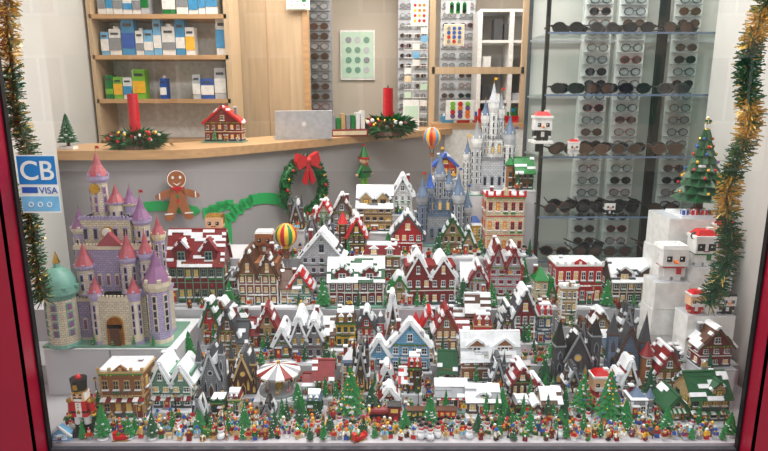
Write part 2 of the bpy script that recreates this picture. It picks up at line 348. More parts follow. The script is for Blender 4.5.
def gothic(mb,w,d,H,wall='b_dkgrey',roofc='black',trim='grey',rng=R,snow=.3,porch=.02,pane='winwarm',**k):
    D=d+porch; cy=porch/2; mb.box(0,0,0,w*1.04,D,.007,'ltgrey'); z0=.007
    ww=w*.5; dd=d*.9; fy=cy-dd/2; hw=H*.42; rh=H*.36
    mb.box(0,cy,z0,ww,dd,hw,wall); mb.gable(0,cy,z0+hw,ww,dd,rh,wall); mb.push(T_((0,cy,0))@RZ(math.pi/2)); roof(mb,dd,ww,rh,z0+hw,roofc,snow,rng,.008); mb.pop()
    barge(mb,ww,rh,fy-.008,z0+hw,trim)
    mb.ann(0,z0+hw*.95,ww*.13,ww*.13,.003,fy-.005,fy,trim,14); mb.disc(0,z0+hw*.95,ww*.13,ww*.13,fy-.003,fy,pane,14)
    def arch(x,y,z,a,h,m1,m2):
        mb.pxz([(x-a/2,z),(x+a/2,z),(x+a/2,z+h*.6),(x,z+h),(x-a/2,z+h*.6)],y-.003,y,m1); mb.pxz([(x-a*.34,z),(x+a*.34,z),(x+a*.34,z+h*.56),(x,z+h*.85),(x-a*.34,z+h*.56)],y-.005,y,m2)
    arch(0,fy,z0,ww*.34,hw*.55,trim,'brown')
    for sx in (-1,1): arch(sx*ww*.34,fy,z0+hw*.2,ww*.16,hw*.5,trim,pane)
    hs=[.66,.56] if rng.random()<.5 else [.56,.7]
    for i,sx in enumerate((-1,1)):
        x=sx*w*.36; a=w*.2; th=H*hs[i]
        mb.box(x,fy+a*.5,z0,a,a,th,wall); mb.box(x,fy+a*.5,z0+th,a*1.15,a*1.15,.006,trim)
        for lv in range(3): arch(x,fy,z0+th*(.08+.3*lv),a*.45,th*.22,trim,'windark' if lv else pane)
        mb.box(x,fy+a*.5,z0+th+.006,a*1.05,a*1.05,H-th-.02,roofc,.02,.02); mb.cyl(x,fy+a*.5,H-.015,.0018,.0004,.02,'gold',5)
        for cxx in (-1,1): mb.box(x+cxx*a*.5,fy,z0+th,.004,.004,.02,trim,.1,.1)
        mb.box(x,cy+dd*.1,z0,a*.9,dd*.7,hw*.7,wall); mb.box(x,cy+dd*.1,z0+hw*.7,a,dd*.75,.008,'snow')
    for i in range(2): minifig(mb,rng.uniform(-.4,.4)*w,-D/2+.008,.007,0,1)

# ---------- stage ----------
TI=[(1.97,2.42,.25),(2.42,2.68,.34),(2.68,2.93,.50),(2.93,3.22,.68)]
def tier(Y):
    for a,b,z in TI:
        if Y<b: return z,b
    return .68,3.4
pl=MB(); risers=pl; occ=[]
def core(name,x,z,Y,w,H,fn,dmax,kw):
    tz,e=tier(Y+.005); z=max(z,tz); porch=kw.get('porch',.03)
    if name in('toy_town_house','toy_cottage','toy_shop','toy_chalet','toy_market_stall','toy_gothic_house'):
        cn={'b_dkred':'dark_red','b_brown':'brown','b_tan':'tan','b_grey':'grey','b_dkgrey':'dark_grey','b_red':'red','b_ltbrown':'light_brown','b_sand':'sand_green','b_white':'white','b_steel':'slate','b_cream':'cream','b_dkgreen':'green','b_yellow':'yellow','b_ltgrey':'light_grey'}
        name='toy_'+cn.get(kw.get('wall','b_tan'),'grey')+name[3:]
    d=max(.06,min(w*.75,dmax)); D=d+porch
    if Y+D>e-.002:
        nz=tier(e+.01)[0]
        if z<nz: D=max(.055,e-.003-Y)
    porch=min(porch,D*.25); d=D-porch; kw['porch']=porch
    if z-tz>.004: risers.box(x,Y+D/2+.001,tz,w*1.0,D-.004,z-tz-.0005,'riser')
    occ.append((x-w/2-.004,x+w/2+.004,Y-.004,Y+D+.004,z))
    mb=MB(); fn(mb,w,d,H,**kw)
    return mb.obj(name,(x,Y+D/2,z),R.uniform(-.06,.06))
def put(name,u,v,Y,wpx,hpx,fn=house2,dmax=.16,**kw):
    if 'snow' in kw and fn is house2: kw['snow']=min(.9,kw['snow']*R.uniform(.65,1.05)) if kw['snow']<.9 else .95
    p=W(u,v,Y); s=DT(u,v,Y)/FP
    return core(name,p.x,p.z,Y,wpx*s,hpx*s*.97,fn,dmax,kw)
X0,X1=-1.70,1.55
for i,(a,b,z) in enumerate(TI):
    xa,xb=(X0,X1) if i<3 else (-1.15,.78)
    pl.box((xa+xb)/2,(a+b)/2,.0,xb-xa,b-a,z-.001,'plinth')

h=put
h('toy_cottage',322,288,2.80,46,60,wall='b_ltgrey',roofc='dkgrey',style='gable',snow=.85,pane='windark',trim='dkgrey',wing='none')
h('toy_cottage',375,234,3.08,38,48,wall='b_tan',roofc='dkgrey',style='side',snow=.85,trim='brown')
h('toy_cottage',398,216,3.14,30,42,wall='b_white',roofc='grey',style='gable',snow=.9,pane='windark')
h('toy_cottage',346,234,3.10,28,40,wall='b_grey',roofc='brown',style='gable',snow=.7)
h('toy_bakery',408,262,2.95,32,46,wall='b_red',roofc='dkgrey',style='gable',snow=.7)
h('toy_post_office',382,285,2.82,40,46,wall='b_ltbrown',roofc='dkred',style='mansard',snow=.6,doorc='green')
h('toy_cottage',352,276,2.94,28,42,wall='b_brown',roofc='red',style='gable',snow=.5,trim='tan')
h('toy_cottage',458,272,2.94,32,42,wall='b_tan',roofc='dkgreen',style='gable',snow=.4,trim='brown')
h('toy_town_hall',505,258,2.95,42,70,wall='b_cream',roofc='red',style='flat',snow=.5,floors=3,trim='red',wing='none')
h('toy_cottage',478,262,3.06,22,40,wall='b_yellow',roofc='blue',style='tower',snow=.3)
h('toy_ski_lodge',498,300,2.74,54,64,wall='b_ltgrey',roofc='dkred',style='double',snow=.6,doorc='red',trim='red')
h('toy_santa_workshop',430,322,2.69,56,62,wall='b_dkred',roofc='brown',style='double',snow=.8,trim='white',floors=2)
h('toy_chalet',356,326,2.69,60,48,wall='b_dkred',roofc='dkgreen',style='side',snow=.6,trim='white',timber='white',wing='none')
h('gingerbread_house',268,316,2.69,64,66,wall='b_ltbrown',roofc='brown',style='double',snow=.25,trim='white',timber='white',doorc='tan',pane='winwarm')
h('toy_ski_chalet',196,308,2.72,60,78,wall='b_dkred',roofc='dkred',style='side',snow=.35,trim='sand',floors=2,timber='sand',dormer=True,wing='none')
h('toy_cottage',238,290,2.85,22,30,wall='b_dkgrey',roofc='grey',style='gable',snow=.7)
h('toy_cottage',545,312,2.70,22,42,wall='b_cream',roofc='green',style='tower',snow=.3)
h('toy_town_house',232,362,2.44,28,56,wall='b_ltbrown',roofc='dkgrey',style='gable',snow=.5,timber='tan')
h('toy_town_house',262,352,2.50,28,46,wall='b_tan',roofc='dkred',style='gable',snow=.5,trim='brown')
h('toy_stone_house',298,368,2.43,50,54,wall='b_grey',roofc='dkgrey',style='double',snow=.7,trim='brown')
h('toy_town_house',340,352,2.50,32,44,wall='b_yellow',roofc='brown',style='mansard',snow=.6,trim='dkgreen')
h('toy_blue_chapel',400,374,2.40,62,58,wall='b_ltblue',roofc='grey',style='gable',snow=.95,trim='white',dmax=.12,pane='windark',wing='annex')
h('toy_town_house',371,350,2.52,28,40,wall='b_red',roofc='dkgrey',style='gable',snow=.6)
h('toy_town_house',452,356,2.46,34,48,wall='b_ltbrown',roofc='dkred',style='gable',snow=.4)
h('toy_toy_shop',472,336,2.58,36,42,wall='b_dkgreen',roofc='brown',style='side',snow=.7,trim='cream')
h('toy_snowy_barn',490,385,2.33,62,54,wall='b_ltbrown',roofc='ltgrey',style='side',snow=.95,dormer=True,wing='none')
h('toy_town_house',520,345,2.52,34,58,wall='b_dkred',roofc='dkgrey',style='gable',snow=.6,floors=2)
h('toy_town_house',425,352,2.56,26,42,wall='b_white',roofc='red',style='gable',snow=.4)
h('toy_cottage',300,322,2.70,24,38,wall='b_sand',roofc='red',style='gable',snow=.6)
h('toy_cottage',466,308,2.80,26,36,wall='b_steel',roofc='brown',style='side',snow=.8)
h('toy_cottage',399,308,2.70,20,34,wall='b_tan',roofc='green',style='gable',snow=.4)
h('toy_fire_station',578,330,2.69,50,48,wall='b_red',roofc='dkgrey',style='flat',snow=.6,trim='white',doorc='dkgrey',floors=2,wing='none')
h('toy_inn',634,328,2.70,50,46,wall='b_brown',roofc='dkgrey',style='side',snow=.75,timber='cream',dormer=True,wing='none')
h('toy_gothic_church',577,388,2.34,50,74,fn=gothic)
h('toy_gothic_tower_house',628,388,2.34,44,80,fn=gothic,wall='b_steel',roofc='dkgrey',trim='brown')
h('toy_town_house',602,352,2.55,24,42,wall='b_tan',roofc='brown',style='gable',snow=.5)
h('toy_brown_shop',664,398,2.26,38,50,wall='b_ltbrown',roofc='dkred',style='gable',snow=.4)
h('toy_green_inn',702,428,2.06,64,50,wall='b_tan',roofc='dkgreen',style='side',snow=.35,trim='dkgreen',dmax=.14,awning='green',wing='annex')
h('toy_red_cottage',718,372,2.22,36,46,wall='b_dkred',roofc='brown',style='gable',snow=.5,wing='none')
h('toy_town_house',690,388,2.31,28,42,wall='b_brown',roofc='dkgrey',style='mansard',snow=.6)
h('toy_town_house',662,348,2.56,30,38,wall='b_grey',roofc='dkgrey',style='gable',snow=.5)
h('toy_brick_shop',121,424,2.08,48,58,wall='b_ltbrown',roofc='grey',style='flat',trim='tan',awning='dkred',doorc='dkred',floors=2,wing='none',quoin=True)
h('toy_teal_shop',170,414,2.14,46,58,wall='b_sand',roofc='dkgrey',style='double',snow=.9,trim='white',awning='dkred')
h('toy_gothic_gate',210,402,2.22,32,66,fn=gothic,wall='b_grey',roofc='dkgrey',trim='ltgrey',pane='windark')
h('toy_gothic_church',242,400,2.24,30,58,fn=gothic,wall='b_brown',roofc='dkgrey',trim='tan')
h('toy_market_stall',318,400,2.24,30,36,wall='b_ltbrown',roofc='dkred',style='side',snow=.4,awning='green')
h('toy_market_stall',452,414,2.14,32,28,wall='b_brown',roofc='grey',style='side',snow=.7,awning='red')
h('toy_market_stall',484,420,2.1,34,28,wall='b_dkgrey',roofc='grey',style='side',snow=.7,wing='none')
h('toy_market_stall',528,404,2.22,34,38,wall='b_brown',roofc='dkred',style='gable',snow=.5)
h('toy_market_stall',548,420,2.1,28,26,wall='b_tan',roofc='brown',style='side',snow=.5)
h('toy_ticket_booth',645,424,2.08,26,34,wall='b_grey',roofc='steel',style='tower',snow=.4)
h('toy_cottage',321,228,3.14,20,28,wall='b_white',roofc='red',style='gable',snow=.5)

# ---------- castles ----------
def tower(mb,x,y,z,r,h,rh,wall,rf,n=10,trim='cream',win='windark',gal=True,dome=False,flag=None):
    mb.cyl(x,y,z,r,r*.95,h,wall,n); mb.cyl(x,y,z,r*1.08,r*1.05,h*.06,trim,n)
    if gal: mb.cyl(x,y,z+h*.84,r,r*1.22,h*.08,trim,n); mb.cyl(x,y,z+h*.92,r*1.22,r*1.22,h*.08,trim,n)
    for i in range(n):
        if i%2==0 and gal:
            a=2*math.pi*i/n; mb.box(x+r*1.14*math.cos(a),y+r*1.14*math.sin(a),z+h,r*.3,r*.3,h*.05,trim)
    for lv in range(max(1,int(h/.05))):
        for a in (-math.pi/2,-math.pi/2+1,-math.pi/2-1):
            mb.push(T_((x+r*.97*math.cos(a),y+r*.97*math.sin(a),z+h*(.2+.6*lv/max(1,int(h/.05)))))@RZ(a+math.pi/2))
            mb.box(0,0,0,r*.42,.005,min(.03,h*.28),trim); mb.box(0,-.002,.002,r*.26,.005,min(.024,h*.22),win); mb.pop()
    if dome:
        mb.ball(x,y,z+h,r*1.15,r*1.15,rh*.62,rf,n,8); mb.cyl(x,y,z+h+rh*.55,r*.25,r*.2,rh*.2,trim,8); mb.cyl(x,y,z+h+rh*.72,r*.25,.0005,rh*.35,'gold',6)
    else:
        mb.cyl(x,y,z+h,r*1.25,r*.55,rh*.45,rf,n); mb.cyl(x,y,z+h+rh*.45,r*.55,.001,rh*.55,rf,n); mb.cyl(x,y,z+h+rh*.95,.0022,.0005,rh*.22,'gold',5)
    if flag: mb.cyl(x,y,z+h+rh*.9,.0012,.0012,.035,'gold',5); mb.box(x+.009,y,z+h+rh*.9+.022,.018,.0015,.012,flag,.6,1)
def block(mb,x,y,z,w,d,h,wall,trim='cream',win='windark',cren=True,n=None):
    mb.box(x,y,z,w,d,h,wall); mb.box(x,y,z+h*.93,w*1.05,d*1.05,h*.07,trim); mb.box(x,y,z,w*1.04,d*1.04,h*.05,trim)
    if cren:
        k=max(3,int(w/.014))
        for i in range(k): mb.box(x-w/2+w*(i+.5)/k,y-d/2,z+h,w/k*.55,.008,.009,trim)
    n=n or max(1,int(w/.035))
    for i in range(n):
        xx=x-w/2+w*(i+.5)/n; ww=min(.02,w/n*.5); hh=min(h*.5,.045)
        mb.box(xx,y-d/2,z+h*.25,ww,.006,hh,trim); mb.disc(xx,z+h*.25+hh,ww/2,ww/2,y-d/2-.003,y-d/2,trim,10)
        mb.box(xx,y-d/2-.002,z+h*.27,ww*.65,.006,hh*.9,win)
U0,V0,YC=107,348,2.34
s=DT(U0,V0,YC)/FP; base=W(U0,V0,YC)
cx0=W(48,V0,YC).x; cx1=W(180,V0,YC).x
pl.box((cx0+cx1)/2-.01,2.495,.25,cx1-cx0,.34,base.z-.25,'riser'); pl.box((cx0+cx1)/2-.01,2.495,base.z,cx1-cx0,.345,.0035,'snow'); pl.box(cx1-.08,2.285,.25,.28,.07,.1,'riser')
pl.box((cx0+cx1)/2-.01,2.322,.25,.004,.004,base.z-.25,'grey'); occ.append((cx0-.03,cx1+.02,2.31,2.69,base.z)); occ.append((cx1-.23,cx1+.07,2.24,2.33,.35))
c=MB()
def q(u): return (u-U0)*s
def zq(v): return (V0-v)*s*1.03
c.box(0,.13,0,q(170)-q(44),.28,.008,'sand')
block(c,q(117),.05,.008,30*s,.08,zq(300),'b_stone','stone','gold',n=1)
c.box(q(117),.005,.008,16*s,.012,22*s,'gold'); c.disc(q(117),.008+22*s,8*s,8*s,-.001,.011,'gold'); c.box(q(117),-.002,.008,10*s,.012,18*s,'brown')
for uu in (98,136): tower(c,q(uu),.03,.008,6*s,zq(296),16*s,'stone','mauve',trim='lav')
block(c,q(90),.12,.008,44*s,.12,zq(305),'b_lav','stone','plum'); block(c,q(142),.12,.008,40*s,.12,zq(298),'b_stone','lav','windark')
tower(c,q(64),.02,.008,14.5*s,zq(290),34*s,'b_stone','turq',16,dome=True,trim='turq',win='plum')
tower(c,q(157),.06,.008,11*s,zq(286),32*s,'b_lav','plum',12,trim='stone')
block(c,q(110),.15,zq(306),70*s,.12,zq(252)-zq(306),'b_lav','stone','plum')
for uu,vb,vt,r,rh in ((84,300,270,8,22),(128,300,262,8,24),(146,300,258,6,22)): tower(c,q(uu),.08,zq(vb),r*s,zq(vt)-zq(vb),rh*s,'b_stone','mauve',trim='lav')
block(c,q(104),.17,zq(254),50*s,.10,zq(226)-zq(254),'b_stone','lav','windark')
c.disc(q(106),zq(240),6*s,6*s,.112,.12,'gold'); c.disc(q(106),zq(240),4.6*s,4.6*s,.108,.113,'white')
tower(c,q(76),.14,zq(270),7*s,zq(236)-zq(270),20*s,'b_lav','plum',trim='stone'); tower(c,q(138),.15,zq(262),8*s,zq(228)-zq(262),24*s,'b_stone','plum',trim='lav',flag='red'); tower(c,q(152),.17,zq(285),6*s,zq(244)-zq(285),18*s,'b_lav','mauve')
tower(c,q(112),.17,zq(228),7*s,zq(212)-zq(228),18*s,'stone','mauve',trim='lav'); tower(c,q(124),.19,zq(232),6*s,zq(214)-zq(232),18*s,'lav','plum',trim='stone')
tower(c,q(95),.18,zq(230),8.5*s,zq(186)-zq(230),24*s,'b_stone','mauve',12,trim='lav',win='plum',flag='red')
c.disc(q(95),zq(198),5*s,5*s,.18-8.5*s-.008,.18-8.5*s,'gold',12)
c.gable(q(110),.10,zq(252),26*s,.03,14*s,'mauve')
for i in range(5): pine(c,q(74+i*20),-.003+.012*(i%2),.008,.05,.013,.1)
c.obj('fairytale_castle',(base.x,YC,base.z+.004))
def castle(name,u0,v0,Y,tow,blk,dep=.14,wpx=50):
    s=DT(u0,v0,Y)/FP; b=W(u0,v0,Y); tz,_=tier(Y+.005); b.z=max(b.z,tz)
    if b.z-tz>.004: risers.box(b.x,Y+dep/2,tz,wpx*s,dep,b.z-tz-.0005,'riser')
    occ.append((b.x-wpx*s/2,b.x+wpx*s/2,Y-.01,Y+dep,b.z))
    m=MB(); m.box(0,dep/2,0,wpx*s,dep,.006,'sand')
    for (u,v,vt,w,y,wall,tr,wn) in blk: block(m,(u-u0)*s,y+.03,(v0-v)*s+.005,w*s,.06,(v-vt)*s,wall,tr,wn)
    for i,(u,v,vt,r,rh,y,wall,rf,tr) in enumerate(tow): tower(m,(u-u0)*s,y,(v0-v)*s+.005,r*s,(v-vt)*s,rh*s,wall,rf,10,tr,flag=['red','blue','yellow',None][i%4])
    m.obj(name,(b.x,Y,b.z))
castle('grey_castle',440,247,3.0,[(422,247,198,5,20,.04,'b_steel','steel','grey'),(458,247,196,5.5,22,.04,'b_grey','steel','ltgrey'),(440,215,176,5,22,.08,'b_grey','steel','ltgrey'),(430,225,190,4,16,.06,'b_steel','blue','grey'),(449,225,186,4,16,.07,'b_steel','steel','ltgrey'),(468,247,210,4.5,18,.08,'b_grey','steel','ltgrey')],
 [(440,247,216,40,.03,'b_grey','steel','windark'),(440,216,200,24,.05,'b_steel','grey','winwarm')],.13,56)
castle('white_castle',492,196,3.12,[(476,196,140,4.5,18,.03,'b_ltgrey','grey','white'),(508,196,136,5,20,.03,'b_white','steel','ltgrey'),(492,160,106,4.5,20,.06,'b_white','ltgrey','white'),(484,165,118,3.5,16,.05,'b_ltgrey','steel','white'),(500,165,112,3.5,16,.07,'b_ltgrey','grey','white'),(515,196,150,3.5,16,.07,'b_white','ltgrey','white'),(468,196,156,3.5,14,.07,'b_white','steel','white')],
 [(492,196,160,36,.02,'b_ltgrey','grey','windark'),(492,160,140,20,.04,'b_white','grey','winwarm')],.1,52)
h('toy_tree_house',521,192,3.06,28,34,wall='b_ltbrown',roofc='green',style='side',snow=.2,trim='dkgreen')
h('toy_cottage',446,180,3.19,24,26,wall='b_red',roofc='blue',style='gable',snow=.2,trim='yellow',wing='none')

def balloon(name,u,v,Y,rpx,cols,stand):
    p=W(u,v,Y); r=rpx*DT(u,v,Y)/FP; m=MB()
    m.ball(0,0,0,r,r,r*1.1,'red',16,10,mats=cols)
    m.cyl(0,0,-r*1.25,r*.28,r*.5,r*.35,cols[0],12)
    for a in range(4):
        x,y=math.cos(a*1.57+.78),math.sin(a*1.57+.78); m.tube([(x*r*.45,y*r*.45,-r*.9),(x*r*.2,y*r*.2,-r*1.8)],.0012,'brown',4)
    m.box(0,0,-r*2.15,r*.5,r*.5,r*.38,'ltbrown'); m.box(0,0,-r*1.8,r*.56,r*.56,r*.06,'brown')
    m.cyl(0,0,stand-p.z,.0025,.0025,p.z-stand-r*2.1,'silver',6); m.cyl(0,0,stand-p.z,.03,.03,.004,'silver',10)
    m.obj(name,p); occ.append((p.x-.03,p.x+.03,Y-.03,Y+.03,stand))
balloon('toy_hot_air_balloon',286,235,2.895,11,['yellow','green','yellow','red'],.50)
balloon('toy_hot_air_balloon',432,137,3.10,9,['orange','azure','yellow','red'],.68)

def carousel(mb,w,d,H,**k):
    r=min(w,d+.04)/2; mb.cyl(0,0,0,r,r,.008,'snow',20); mb.cyl(0,0,.008,r*.92,r*.92,.01,'grey',20); mb.cyl(0,0,.018,r*.18,r*.18,H*.55,'gold',10)
    for i in range(8):
        a=i*math.pi/4; x,y=r*.7*math.cos(a),r*.7*math.sin(a); mb.cyl(x,y,.018,.0015,.0015,H*.5,'gold',5); deer(mb,x,y,.02,a+1.57,['white','brown','tan','pink'][i%4],.55)
    n=16
    for i in range(n):
        a0=2*math.pi*i/n;a1=2*math.pi*(i+1)/n; z0=.018+H*.5;z1=H*.92; c0='dkred' if i%4==1 else ('grey' if i%2 else 'white')
        mb.add([(r*math.cos(a0),r*math.sin(a0),z0),(r*math.cos(a1),r*math.sin(a1),z0),(0,0,z1),(r*math.cos(a0),r*math.sin(a0),z0+.008),(r*math.cos(a1),r*math.sin(a1),z0+.008)],[(0,1,4,3),(3,4,2)],c0)
        mb.ball(r*math.cos(a0),r*math.sin(a0),z0-.002,.003,.003,.003,'gold',6,4)
    mb.cyl(0,0,.018+H*.49,r*.98,r*.98,.003,'cream',16); mb.ball(0,0,H*.95,.007,.007,.009,'gold',8,6)
put('toy_carousel',276,402,2.18,46,36,fn=carousel,dmax=.2)

def bigtree(name,u,v,Y,hpx,rpx,orn=True,snow=.4,col='green'):
    p=W(u,v,Y); s=DT(u,v,Y)/FP; tz,_=tier(Y+.005); z=tz
    m=MB(); m.cyl(0,0,0,rpx*s*.6,rpx*s*.5,.006,'snow',10); pine(m,0,0,.006,hpx*s,rpx*s,snow,col,orn); m.obj(name,(p.x,Y,z)); occ.append((p.x-rpx*s,p.x+rpx*s,Y-rpx*s,Y+rpx*s,z))
bigtree('toy_christmas_tree',351,416,2.15,54,16); bigtree('toy_christmas_tree',608,421,2.12,54,16); bigtree('toy_christmas_tree',582,412,2.18,42,13)
for (u,v,Y,hh,r) in ((104,441,2.0,36,10),(153,438,2.0,26,8),(522,300,2.86,40,11),(438,262,2.97,24,8),(430,420,2.1,30,10),(388,250,3.0,22,7),(298,405,2.2,28,9),(502,412,2.15,30,10),(544,380,2.38,34,10),(650,392,2.3,32,10),(245,428,2.06,26,8),(390,330,2.71,28,8),(324,330,2.71,30,9),(462,325,2.7,30,9),(405,432,2.05,24,8),(560,432,2.04,24,8),(666,432,2.04,28,9),(300,425,2.09,22,8),(604,328,2.71,28,8),(230,308,2.72,26,8),(555,345,2.45,32,10),(190,362,2.45,32,9),(372,405,2.2,28,9),(530,432,2.03,26,8),(478,432,2.03,22,7),(200,430,2.04,24,8),(330,432,2.03,20,7),(625,425,2.08,28,9),(676,350,2.6,34,10),(648,345,2.5,28,9),(730,430,2.02,24,8),(130,438,2.0,22,7),(275,430,2.04,22,7),(592,345,2.6,26,8)):
    bigtree('toy_pine_tree',u,v,Y,hh,r,False,.25,R.choice(['green','dkgreen','green']))

tr=MB()
def loco(m,x,y,z):
    m.push(T_((x,y,z)))
    m.box(0,0,.012,.13,.036,.008,'black')
    m.push(T_((-.055,0,.036))@RY(math.pi/2)); m.cyl(0,0,0,.015,.015,.075,'dkred',12); m.cyl(0,0,-.004,.016,.016,.006,'gold',12); m.pop()
    m.cyl(-.045,0,.048,.005,.008,.022,'black',8); m.ball(-.02,0,.052,.007,.007,.008,'gold',8,5)
    m.box(.04,0,.02,.045,.036,.042,'dkred'); m.box(.04,0,.062,.055,.044,.005,'black'); m.box(.04,-.018,.038,.028,.004,.016,'winwarm')
    m.box(-.066,0,.008,.012,.03,.012,'red',.4,1)
    for i,xx in enumerate((-.045,-.02,.01,.045)):
        for sy in (-.019,.019): m.push(T_((xx,sy,.011))@RX(math.pi/2)); m.cyl(0,0,-.002,.011,.011,.004,'red' if i%2 else 'black',12); m.pop()
    m.pop()
def wagon(m,x,y,z,c):
    m.push(T_((x,y,z))); m.box(0,0,.012,.095,.034,.006,'black'); m.box(0,0,.018,.09,.034,.026,c)
    for i in range(4): m.box(-.033+i*.022,-.0175,.026,.012,.003,.012,'winwarm')
    m.box(0,0,.044,.096,.038,.004,'brown')
    for xx in (-.03,.03):
        for sy in (-.018,.018): m.push(T_((xx,sy,.009))@RX(math.pi/2)); m.cyl(0,0,-.002,.009,.009,.004,'black',10); m.pop()
    m.pop()
zt=.25
tr.box(.02,2.15,zt,.42,.034,.002,'brown')
for i in range(14): tr.box(-.18+i*.03,2.15,zt,.01,.05,.003,'dkgrey')
for sy in (-.014,.014): tr.box(.02,2.15+sy,zt+.003,.42,.003,.004,'silver')
loco(tr,-.03,2.15,zt+.006); wagon(tr,.1,2.15,zt+.006,'dkgreen'); wagon(tr,.205,2.15,zt+.006,'red')
tr.obj('toy_train',(.03,-.03,0)); occ.append((-.12,.32,2.09,2.16,.25))

def nutcracker(name,u,v,Y,hpx):
    p=W(u,v,Y); k=hpx*DT(u,v,Y)/FP/.24; m=MB(); m.push(Matrix.Scale(k,4))
    m.box(0,0,0,.085,.06,.014,'black')
    for sx in (-.017,.017):
        m.cyl(sx,0,.014,.014,.013,.03,'black',10); m.cyl(sx,0,.044,.012,.013,.035,'white',10)
        m.cyl(sx,-.008,.014,.012,.01,.01,'black',8)
    m.box(0,0,.079,.058,.04,.062,'red',.95,1); m.box(0,-.021,.08,.02,.004,.058,'white'); m.box(0,0,.096,.06,.043,.007,'black'); m.box(0,-.023,.095,.012,.004,.01,'gold')
    for i in range(3): m.ball(0,-.024,.108+i*.012,.003,.003,.003,'gold',6,4)
    for sx in (-1,1):
        m.push(T_((sx*.036,0,.135))@RY(-sx*.12)); m.cyl(0,0,-.05,.009,.012,.05,'red',8); m.ball(0,0,-.055,.009,.009,.009,'skin',8,5); m.cyl(0,0,-.045,.011,.011,.006,'gold',8); m.pop(); m.cyl(sx*.036,0,.135,.017,.017,.006,'gold',10)
    m.box(0,0,.141,.042,.036,.036,'flesh'); m.box(0,-.019,.143,.026,.006,.013,'white'); m.box(0,-.021,.158,.008,.006,.008,'flesh'); m.box(0,-.02,.154,.03,.006,.004,'black')
    for sx in (-.011,.011): m.box(sx,-.019,.165,.007,.004,.006,'black')
    for sx in (-.022,.022): m.box(sx,.002,.143,.008,.034,.03,'white')
    m.cyl(0,0,.177,.026,.03,.05,'black',12); m.cyl(0,0,.177,.028,.028,.006,'gold',12); m.box(0,-.027,.192,.016,.006,.02,'gold'); m.ball(0,0,.228,.012,.012,.014,'red',8,6)
    m.pop(); m.obj(name,(p.x,Y,.25)); occ.append((p.x-.05,p.x+.05,Y-.035,Y+.035,.25))
nutcracker('nutcracker',85,436,2.03,64)
p=W(62,446,1.985); m=MB(); m.box(0,0,0,.07,.02,.03,'ltblue'); m.gable(0,0,.03,.08,.024,.03,'ltblue'); barge(m,.07,.03,-.014,.03,'white'); window(m,-.018,-.01,.01,.014,.014,'white','winblue'); window(m,.018,-.01,.01,.014,.014,'white','winblue'); door(m,0,-.01,0,.013,.022,'blue','white')
m.obj('blue_ornament_house',(p.x,1.992,.25)); occ.append((p.x-.05,p.x+.05,1.97,2.01,.25))

# ---------- right pedestals & block figures ----------
pd=MB()
def ped(ua,ub,vt,Y,D):
    a=W(ua,vt,Y);b=W(ub,vt,Y); tz,_=tier(Y+.005); x=(a.x+b.x)/2; w=b.x-a.x; z=tz; n=max(1,round((a.z-tz)/.14)); hh=(a.z-tz)/n
    for i in range(n):
        o=R.uniform(-.006,.006) if i<n-1 else 0
        pd.box(x+o,Y+D/2+abs(o),z,w,D,hh-.002,'white'); pd.box(x+o,Y+D/2+abs(o),z+hh-.002,w*.98,D*.98,.002,'ltgrey'); z+=hh
    occ.append((a.x,b.x,Y-.01,Y+D,a.z)); return a.z
zA=ped(670,722,219,2.60,.22); zB=ped(656,690,283,2.46,.12); zE=ped(692,718,268,2.47,.12); zC=ped(688,736,316,2.33,.11); zD=ped(716,736,250,2.52,.10)
pd.obj('white_pedestal_blocks')
def blockfig(name,u,v,Y,hpx,body,head,hat=None,nose=None,z=None,skin=None,rot=0,scarf=None,beard=None,patch=None):
    p=W(u,v,Y); k=hpx*DT(u,v,Y)/FP; m=MB(); m.push(Matrix.Scale(k,4))
    for sx in (-.12,.12): m.box(sx,0,0,.18,.3,.1,body)
    m.box(0,0,.1,.42,.34,.26,body)
    for sx in (-1,1): m.box(sx*.26,-.02,.14,.12,.2,.2,body); m.box(sx*.26,-.06,.1,.1,.14,.07,skin or head)
    if scarf: m.box(0,0,.33,.5,.42,.06,scarf); m.box(.12,-.2,.18,.1,.05,.17,scarf)
    else: m.box(0,-.175,.14,.12,.02,.18,'white')
    m.box(0,0,.38,.6,.5,.42,head)
    for sx in (-.15,.15):
        if patch: m.box(sx,-.251,.46,.2,.02,.2,patch); m.ball(sx*1.6,0,.84,.12,.08,.12,patch,8,6)
        m.box(sx,-.258,.5,.12,.02,.13,'black'); m.box(sx-.02,-.27,.56,.035,.01,.035,'white')
    if beard: m.box(0,-.26,.36,.5,.06,.14,beard)
    if nose: m.push(T_((0,-.25,.5))@RX(math.pi/2)); m.cyl(0,0,0,.05,.005,.2,nose,8); m.pop()
    else: m.box(0,-.256,.43,.16,.02,.025,'dkred')
    if hat=='santa': m.box(0,0,.8,.66,.56,.08,'white'); m.box(0,0,.88,.56,.48,.14,'red',.6,.6); m.box(.16,0,.98,.16,.16,.1,'white')
    elif hat=='top': m.box(0,0,.8,.66,.56,.04,'black'); m.box(0,0,.84,.4,.36,.16,'black'); m.box(0,0,.84,.42,.38,.05,'red')
    elif hat: m.box(0,.02,.78,.64,.54,.1,hat,.9,.9); m.box(0,.14,.5,.64,.26,.3,hat)
    for sx in (-.1,.1):
        for sy in (-.08,.08): m.cyl(sx,sy,.88 if hat not in('santa','top') else 1.0,.05,.05,.03,(hat if hat not in('santa','top') else 'red') or head,8)
    m.pop(); return m.obj(name,(p.x,Y+k*.28,p.z if z is None else z),rot)
blockfig('block_snowman_figurine',674,283,2.47,42,'white','white','white','orange',z=zB,scarf='red')
blockfig('block_panda_figurine',705,268,2.48,36,'white','white','santa',z=zE,scarf='green',patch='black')
blockfig('block_santa_figurine',726,250,2.53,28,'red','flesh','santa',z=zD,beard='white')
